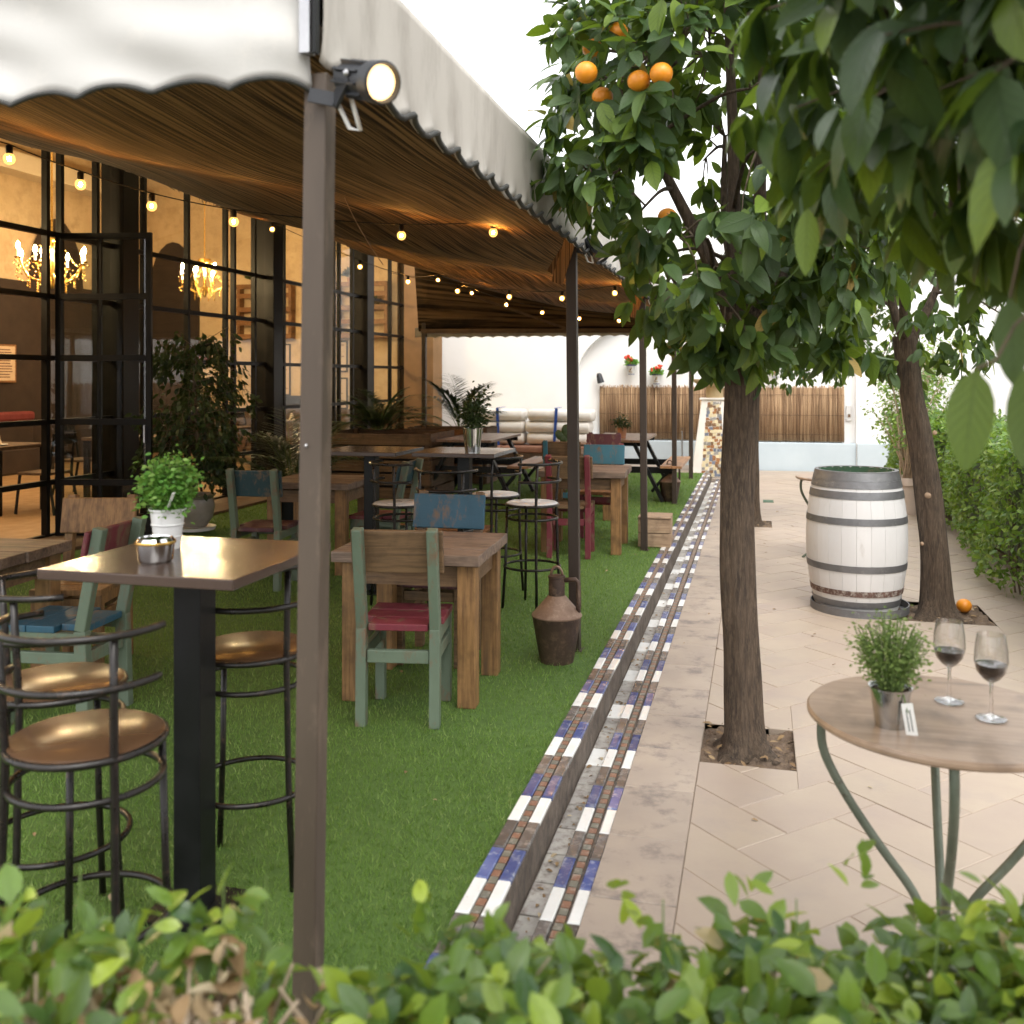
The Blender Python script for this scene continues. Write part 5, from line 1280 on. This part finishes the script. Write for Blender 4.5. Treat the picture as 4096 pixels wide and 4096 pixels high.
def orange_tree(name, loc, path, radii, limbs, cen, rad, ncl, lpc, size, label, n_ind, seed, fruit=(), green=(), reject=None, shell=.5, nseg=4, zmin=None, hang=.6, dark=1.0, W=.46, over=None):
    rg = random.Random(seed); np_ = np.random.default_rng(seed)
    r = empty(name, loc, 0, label, 'tree', 'orange trees along the path')
    L0 = Vector(loc)
    trunk_mesh(path, radii, seed=seed).build('trunk', 'bark', r, smooth=True)
    nodes_ = []
    br_ = MB()
    for lp, r0, r1 in limbs:
        P = smooth_path(lp, 5); br_.tube(P, [r0 + (r1 - r0) * i / (len(P) - 1) for i in range(len(P))], 9)
        nodes_ += P[2:]
    cen, rad = Vector(cen), Vector(rad)
    # secondary branches reaching out to the crown
    sec = []
    for q in range(22):
        d = Vector((rg.gauss(0, 1), rg.gauss(0, 1), rg.gauss(0, .8))).normalized()
        tgt = cen + Vector((d.x * rad.x, d.y * rad.y, d.z * rad.z)) * .72
        if reject and reject(tgt + L0): continue
        n0 = min(nodes_, key=lambda p: (p - tgt).length + rg.uniform(0, .15))
        P = smooth_path([n0, n0.lerp(tgt, .5) + Vector((rg.gauss(0, .05), rg.gauss(0, .05), .06)), tgt], 4)
        br_.tube(P, [.012 - .008 * i / (len(P) - 1) for i in range(len(P))], 6); sec += P[1:]
    allp = nodes_ + sec
    Pl, Dl, Ul, Sl = [], [], [], []
    tw = MB()
    made = 0
    over_n = over[2] if over else 0
    while made < ncl + over_n:
        if made == ncl: cen, rad = Vector(over[0]), Vector(over[1])         # unseen crown clusters added overhead to keep sky light off the near leaves
        d = Vector((rg.gauss(0, 1), rg.gauss(0, 1), rg.gauss(0, 1))).normalized(); q = shell + (1 - shell) * rg.random() ** .6
        c = cen + Vector((d.x * rad.x, d.y * rad.y, d.z * rad.z)) * q
        made += 1
        if zmin is not None and c.z + L0.z < zmin: continue
        if reject and reject(c + L0): continue
        n0 = min(allp, key=lambda p: (p - c).length)
        dirn = ((c - n0).normalized() * .5 + d * .6 + Vector((0, 0, -.15))).normalized()
        e = c + dirn * .1
        if (c - n0).length < .2: tw.tube([n0, n0.lerp(c, .5) + Vector((0, 0, .02)), c, e], [.005, .004, .003, .0016], 5)
        for k in range(lpc):
            t = rg.random(); p = c.lerp(e, t) + Vector((rg.gauss(0, .012), rg.gauss(0, .012), rg.gauss(0, .012)))
            a = Vector((rg.gauss(0, 1), rg.gauss(0, 1), rg.gauss(0, .6))).normalized()
            dl = (dirn * .55 + a * .8 + Vector((0, 0, -hang * rg.uniform(.2, 1.7))))
            up = (d * .8 + Vector((rg.gauss(0, .55), rg.gauss(0, .55), .8 + rg.gauss(0, .4))))
            pw = p + L0 + dl.normalized() * .012
            if reject and reject(pw): continue
            Pl.append(tuple(pw)); Dl.append(tuple(dl)); Ul.append(tuple(up)); Sl.append(size * rg.choice((.5, .7, .85, .95, 1.0, 1.1, 1.2)) * rg.uniform(.9, 1.1))
    br_.build('branches', 'bark', r, smooth=True); tw.build('twigs', 'twig', r, smooth=True, kind='stuff')
    foliage(r, Pl, Dl, Ul, Sl, 'leaf_orange', n_ind, nseg=nseg, W=W, fold=.25, droop=.24, rnd=np_.random(len(Pl)) ** (1 / dark if dark > 0 else 1))  # dark below one: shade on the near crown put into its leaf tones
    fm = MB().sphere((0, 0, 0), .042, 20, 14, .94).mesh('orange_fruit', 'orange_peel', True)
    gm = MB().sphere((0, 0, 0), .02, 14, 10, 1.0).mesh('unripe_orange', 'green_fruit', True)
    for p in fruit: inst('orange_fruit', fm, r, Vector(p) - L0)
    for p in green: inst('unripe_orange', gm, r, Vector(p) - L0)
    return r
def window_gap(w):                                                 # airy hollow in the crown where the limbs show
    d = -math.sin(YAW) * w.x + math.cos(YAW) * w.y; l = math.cos(YAW) * w.x + math.sin(YAW) * w.y
    if w.z < 2.41 and l < .83 - .75 * (w.z - 1.6): return True      # lower crown pruned back from the terrace side
    return ((l - .77) / .16) ** 2 + ((w.z - 2.5) / .26) ** 2 < 1
t1 = (-.055, 4.33, -.02)
orange_tree('orange_tree', t1, [(0, 0, 0), (-.015, .01, .4), (-.035, 0, .9), (-.02, .01, 1.4), (.005, 0, 1.9)], [.08, .074, .072, .071, .078],
    [([(0, 0, 1.8), (-.04, 0, 2.15), (-.05, .02, 2.7), (-.08, .0, 3.4)], .045, .014), ([(.03, 0, 1.8), (.06, .04, 2.2), (.07, .06, 2.8), (.1, .1, 3.4)], .042, .012),
     ([(-.04, 0, 1.85), (-.16, -.05, 2.15), (-.33, -.1, 2.5), (-.45, -.2, 2.8)], .04, .012), ([(.03, 0, 1.85), (.2, .1, 2.1), (.4, .15, 2.35), (.55, .1, 2.6)], .035, .01),
     ([(0, .02, 1.85), (-.05, .25, 2.1), (-.1, .45, 2.4), (-.1, .55, 2.8)], .035, .01)],
    (-.09, -.05, 2.62), (.78, .75, 1.12), 640, 9, .122, 'orange tree with upright trunk bearing ripe oranges at upper left of crown', 300, 3,
    fruit=[tuple(px(2345, 290, 3.58)), tuple(px(2555, 325, 3.56)), tuple(px(2645, 295, 3.5)), tuple(px(2410, 390, 3.78)), tuple(px(2470, 130, 3.85)), tuple(px(2370, 195, 4.0)), tuple(px(2670, 870, 4.1))],
    green=[tuple(px(2550, 410, 3.7)), tuple(px(2680, 607, 3.7)), tuple(px(3030, 590, 3.9)), tuple(px(2290, 15, 3.75)), tuple(px(2275, 60, 3.7)), tuple(px(2265, 275, 3.7)), tuple(px(2310, 110, 3.65)), tuple(px(2245, 130, 3.7)), tuple(px(2360, 45, 3.7)), tuple(px(2970, 1078, 3.7)), tuple(px(3000, 1195, 3.7)), tuple(px(3225, 1290, 3.9))],
    reject=window_gap, shell=.55, zmin=1.72)
orange_tree('orange_tree', (1.18, 7.1, -.02), [(0, 0, 0), (-.02, 0, .5), (-.09, 0, 1.1), (-.16, 0, 1.5), (-.2, .02, 1.9)], [.095, .085, .085, .075, .08],
    [([(-.2, 0, 1.85), (-.3, 0, 2.2), (-.35, .1, 2.9)], .04, .012), ([(-.18, 0, 1.85), (.0, .1, 2.2), (.2, .2, 2.8)], .04, .012), ([(-.2, 0, 1.85), (-.25, -.25, 2.2), (-.2, -.4, 2.6)], .035, .01)],
    (-.1, 0, 2.45), (.95, .9, .85), 260, 9, .11, 'leaning orange tree beside the white barrel', 120, 5, green=[], shell=.45, zmin=1.5)
orange_tree('orange_tree', (-.06, 11.0, -.02), [(0, 0, 0), (0, 0, .8), (.02, 0, 1.8)], [.085, .075, .075],
    [([(0, 0, 1.75), (-.2, 0, 2.1), (-.4, .1, 2.6)], .035, .01), ([(.02, 0, 1.75), (.3, 0, 2.1), (.7, .1, 2.5)], .035, .01), ([(.02, 0, 1.75), (.1, .2, 2.3), (.2, .3, 3)], .035, .01)],
    (.4, 0, 2.3), (1.15, .9, .75), 420, 9, .09, 'far orange tree whose dark crown shows behind the upright trunk', 40, 9, shell=.4, nseg=2, zmin=1.38)
orange_tree('orange_tree', (1.15, 1.55, -.02), [(0, 0, 0), (0, 0, .8), (-.02, 0, 1.6)], [.09, .08, .08],
    [([(0, 0, 1.5), (-.15, .05, 1.9), (-.45, .15, 2.2), (-.85, .25, 2.35)], .03, .008), ([(0, 0, 1.5), (-.05, .2, 1.9), (-.25, .5, 2.2), (-.4, .8, 2.5)], .03, .008), ([(0, 0, 1.5), (.1, .1, 2.2), (.1, .2, 3)], .04, .01), ([(0, 0, 1.5), (-.2, -.1, 1.85), (-.5, -.1, 2.05)], .025, .008)],
    (-.38, .32, 2.33), (.76, .8, .8), 640, 9, .125, 'nearest orange tree whose dark leaves hang into the upper right corner', 300, 21, green=[tuple(px(3760, 560, 1.75)), tuple(px(3310, 950, 2.1))],
    reject=lambda w: (w - CAM).length < .95 or (w.z - 1.6) < .32 - .9 * max(0, (-math.sin(YAW) * w.x + math.cos(YAW) * w.y) - 1.35) and False or w.z < 1.82 + .5 * min(.5, max(0, .45 - w.x)), shell=.3, hang=.9, dark=.5, W=.42, over=((-.3, -1.1, 2.75), (1.2, 1.2, .7), 520))
t2_ = bpy.data.objects['orange_tree.001']
for z_, a_, r_ in ((.83, -1.75, .022), (1.25, -1.2, .014), (.5, -2.3, .012)):
    b = MB().lathe([(.001, .006), (r_ * .7, .005), (r_, 0), (r_ * 1.15, -.008)], 12); M = Vector((math.cos(a_), math.sin(a_), 0)).to_track_quat('Z', 'Y').to_matrix()
    b.v = [tuple(M @ Vector(p) + Vector((-.055 + .081 * math.cos(a_), .081 * math.sin(a_), z_))) for p in b.v]; b.build('pruning_scar', 'wood_crate', t2_, smooth=True)
# single leaves dangling low at the right edge, on their twigs
nl = bpy.data.objects['orange_tree.003'] if 'orange_tree.003' in bpy.data.objects else None
Pd, Dd, Ud, Sd = [], [], [], []
for (u, v, d, L_, dx) in ((3905, 1475, 1.35, .142, -.12), (4150, 1440, 1.33, .15, -.15), (4040, 1190, 1.4, .13, .05), (3230, 830, 1.75, .125, -.02)):
    Pd.append(tuple(px(u, v, d))); Dd.append((dx, .05, -1)); Ud.append((rng.uniform(-.3, .3), 1, .35)); Sd.append(L_)
foliage(nl, Pd, Dd, Ud, Sd, 'leaf_orange', len(Pd), nseg=6, W=.4, fold=.2, droop=.12, rnd=np.array([.82, .78, .5, .93]))
b = MB()
b.tube([px(4300, 1080, 1.3) - Vector(nl.location), px(4060, 1300, 1.33) - Vector(nl.location), px(3985, 1440, 1.35) - Vector(nl.location), px(3905, 1475, 1.35) - Vector(nl.location)], .0022, 6)
b.tube([px(4200, 700, 1.3) - Vector(nl.location), px(4080, 1000, 1.4) - Vector(nl.location), px(4040, 1190, 1.4) - Vector(nl.location)], .0022, 6)
b.build('twigs', 'twig', nl, smooth=True, kind='stuff')

# ------------------------------------------------------------------ clipped hedge along the right side
hr = empty('clipped_hedge', (2.4, 9, 0), 0, 'dense clipped green hedge along the right side of the path', 'hedge')
def hface(y): return 1.83 + .06 * math.sin(y * 1.3) + .04 * math.sin(y * 3.7)
b = MB(); nY, nZ = 40, 2
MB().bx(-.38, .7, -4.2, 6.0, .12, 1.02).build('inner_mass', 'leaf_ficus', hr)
stm_ = MB()
for k in range(60):
    y = rng.uniform(-4.2, 6); x = hface(9 + y) - 2.4 + rng.uniform(.08, .4); stm_.tube([(x, y, 0), (x + rng.gauss(0, .04), y + rng.gauss(0, .05), .3), (x - .05, y + rng.gauss(0, .1), .7)], .008, 5)
stm_.build('stems', 'twig', hr, kind='stuff')
n = 21000
yy = 4.8 + 10.2 * nrg.random(n) ** 1.3
onface = nrg.random(n) < .58
zz_ = np.where(onface, .04 + 1.06 * nrg.random(n) ** .85, 1.1 + .05 * np.sin(yy * 2.1) + nrg.normal(0, .03, n))
fx_ = 1.83 + .06 * np.sin(yy * 1.3) + .04 * np.sin(yy * 3.7) + .05 * np.sin(zz_ * 5 + yy * 2) + .1 * np.clip(.25 - zz_, 0, 1)
xx_ = np.where(onface, fx_ + np.abs(nrg.normal(0, .05, n)) - .03, fx_ + nrg.random(n) * 1.0)
nrm = np.where(onface[:, None], (-1., -.1, .35), (-.25, -.15, 1.))
D_ = rand_dirs(n) * .8 + nrm * .45 + (0, 0, -.35)
foliage(hr, np.column_stack([xx_, yy, zz_]), D_, nrm + rand_dirs(n) * .55, nrg.uniform(.04, .068, n), 'leaf_hedge', 250, nseg=2, W=.52, droop=.25)
# ------------------------------------------------------------------ shrubs behind, potted shrub, neighbouring house
def shrub(name, loc, h, rad, n, label, lm='leaf_hedge', size=.06, pot=False, cat='shrub', dens=.35):
    r = empty(name, loc, 0, label, cat)
    z0 = 0
    if pot:
        MB().lathe([(.001, 0), (.17, 0), (.225, .34), (.245, .345), (.245, .43), (.225, .43), (.001, .39)], 28).build('pot', 'pot_stone', r, smooth=True, edge=True); z0 = .4
    b = MB(); P, D = [], []
    for k in range(46):
        a = rng.uniform(0, 2 * PI); q = rng.uniform(.2, 1) * rad; zt = z0 + h * rng.uniform(.35, 1.02)
        p0 = Vector((rng.gauss(0, .03), rng.gauss(0, .03), z0)); p1 = Vector((math.cos(a) * q * .45, math.sin(a) * q * .45, z0 + (zt - z0) * .55)); p2 = Vector((math.cos(a) * q, math.sin(a) * q, zt))
        b.tube(smooth_path([p0, p1, p2], 3), [.011, .01, .009, .007, .005, .004, .003], 5)
        for j in range(n // 46):
            t = rng.uniform(.15, 1.05); pp = p1.lerp(p2, t) + Vector((rng.gauss(0, .07), rng.gauss(0, .07), rng.gauss(0, .07)))
            P.append(tuple(pp)); D.append((rng.gauss(0, 1) + math.cos(a) * .5, rng.gauss(0, 1) + math.sin(a) * .5, rng.gauss(-.4, .5)))
    b.build('stems', 'twig_pale', r, smooth=True)
    P = np.array(P); m = len(P)
    foliage(r, P + np.array(loc), D, rand_dirs(m) + (-.3, -.3, .9), nrg.uniform(.7, 1.2, m) * size, lm, 0, W=.5)
shrub('potted_shrub', (1.72, 12.3, 0), 1.65, .5, 1500, 'leafy shrub in a pale stone pot behind the barrel', pot=True, cat='plant')
shrub('tall_shrub', (2.15, 14.6, 0), 2.3, .75, 1900, 'tall loose green shrub against the white wall at the end of the hedge')
shrub('tall_shrub', (3.7, 12.4, 0), 2.1, .95, 2600, 'rounded green shrub rising behind the clipped hedge')
shrub('tall_shrub', (4.6, 10.2, 0), 1.9, .8, 1500, 'pale green shrub behind the hedge at the right frame edge')
hs_ = empty('neighbour_house', (6.2, 14, 0), 0, 'white neighbouring house behind the hedge and shrubs', 'building')
MB().bx(0, 4, -8, 6, 0, 4.8).build('wall', 'wall_white', hs_)
MB().bx(-.12, 4.2, -8.2, 6.2, 4.8, 4.95).build('roof', 'terracotta', hs_)
for y in (-1.6, 1.2):
    w_ = MB().bx(-.04, -.001, y - .5, y + .5, 1.3, 2.7).build('window', 'peach_wall', hs_)
    for s in (-1, 1): MB().bx(-.07, -.041, y + s * .24 - .2, y + s * .24 + .2, 1.38, 2.62).build('shutter', 'shutter', w_)
for y in (-2.9, 2.6): MB().bx(-.1, -.001, y - .14, y + .14, 0, 4.79).build('pilaster', 'peach_wall', hs_)

# ------------------------------------------------------------------ low hedge in the foreground, blurred
fh = empty('front_hedge', (-math.sin(YAW) * 1.25, math.cos(YAW) * 1.25, 0), YAW, 'low leafy hedge with cut brown twigs across the bottom of the view', 'hedge')
ca_, sa_ = math.cos(YAW), math.sin(YAW)
def fw(l, d, z): return np.column_stack([l * ca_ - d * sa_, l * sa_ + d * ca_, z])
def topz(l): return (.785 if l < .02 else .715) + .03 * math.sin(l * 7) + .02 * math.sin(l * 17 + 1) + (.05 if l < -.33 else 0)
b = MB()
for k in range(1500):
    l = rng.uniform(-1.0, 1.0); brown = math.exp(-((l + .39) / .22) ** 4)
    if (l > -.1 or l < -.62) and rng.random() < .8: continue
    y = rng.uniform(-.3, .1); zt = topz(l) + rng.uniform(-.13, .0) - .03 * brown
    p0 = Vector((l + rng.gauss(0, .07), y + rng.gauss(0, .05), zt - rng.uniform(.05, .2))); p1 = Vector((l + rng.gauss(0, .02), y, zt)); mid = p0.lerp(p1, .5) + Vector((rng.gauss(0, .025), rng.gauss(0, .025), rng.gauss(0, .01)))
    rr = rng.uniform(.0018, .0035) + .002 * brown
    b.tube([p0, mid, p1], [rr * 1.2, rr, rr * .8], 5)
    if rng.random() < .6: b.tube([mid, mid + Vector((rng.gauss(0, .035), rng.gauss(0, .035), .05 + rng.random() * .05))], [rr * .8, rr * .6], 5)
b.build('cut_twigs', 'twig_pale', fh, smooth=True, kind='stuff')
b = MB()
for k in range(110):
    l = rng.uniform(-1, 1); y = rng.uniform(-.2, .15); zt = topz(l) - rng.uniform(.05, .25)
    b.tube([(l + rng.gauss(0, .1), y, -.03), (l + rng.gauss(0, .05), y, .3), (l, y + rng.gauss(0, .04), zt)], [.009, .007, .004], 6)
b.build('stems', 'twig', fh, smooth=True, kind='stuff')
nL = 11500
l = nrg.uniform(-1.05, 1.05, nL); d = 1.25 + nrg.uniform(-.33, .2, nL)
keep = nrg.random(nL)
dens = 1 - .985 * np.exp(-((l / d + .32) / .17) ** 4) * (d < 1.42) - .42 * (l > .08)
dens = np.clip(dens - .12 * np.sin(l * 19 + d * 11) - .1 * np.sin(l * 41), 0, 1)
ok_ = keep < dens
l, d = l[ok_], d[ok_]; m = len(l)
tz = np.array([topz(q) for q in l]) - .05 * np.clip((d - 1.33) / .12, 0, 1) * (l > -.3)
z = tz + np.minimum(nrg.normal(-.04, .065, m), .05)
P = fw(l, d, z)
Dn = rand_dirs(m) + (0, 0, -.05); Un = rand_dirs(m) * .7 + (0, -.25, 1)
foliage(fh, P, Dn, Un, nrg.uniform(.036, .066, m), 'leaf_front', 300, nseg=3, W=.52, fold=.3, droop=.22)
nD = 800
l = np.where(nrg.random(nD) < .72, nrg.normal(-.38, .15, nD), nrg.uniform(-1, 1, nD)); d = 1.25 + nrg.uniform(-.33, .17, nD)
z = np.array([topz(q) for q in l]) + nrg.normal(-.06, .04, nD)
foliage(fh, fw(l, d, z), rand_dirs(nD), rand_dirs(nD) + (0, -.2, .5), nrg.uniform(.02, .045, nD), 'litter', 0, nseg=3, W=.5, fold=.9, droop=.5, rnd=nrg.uniform(.4, 1, nD))
# a few dead curled leaves and taller sprigs
for i, (l_, d_, z_) in enumerate(((-.42, 1.42, .88), (-.36, 1.43, .87), (.22, 1.42, .84), (.42, 1.44, .83), (-.1, 1.44, .86), (.62, 1.42, .84), (.75, 1.3, .82), (-.62, 1.4, .9))):
    pp = fw(np.array([l_]), np.array([d_]), np.array([z_]))[0]
    q = Vector((l_, d_ - 1.25, z_))
    MB().tube([q - Vector((.01, 0, .15)), q - Vector((0, 0, .06)), q], [.0022, .0018, .0012], 5).build('sprig', 'green_stem', fh)
    k = 7; PP = np.repeat(pp[None], k, 0) + np.column_stack([nrg.normal(0, .012, k), nrg.normal(0, .012, k), -np.linspace(0, .07, k)])
    foliage(fh, PP, rand_dirs(k) + (0, 0, .25), rand_dirs(k) * .5 + (0, -.2, 1), nrg.uniform(.035, .055, k), 'leaf_front', k, W=.5, rnd=nrg.uniform(.55, .97, k))
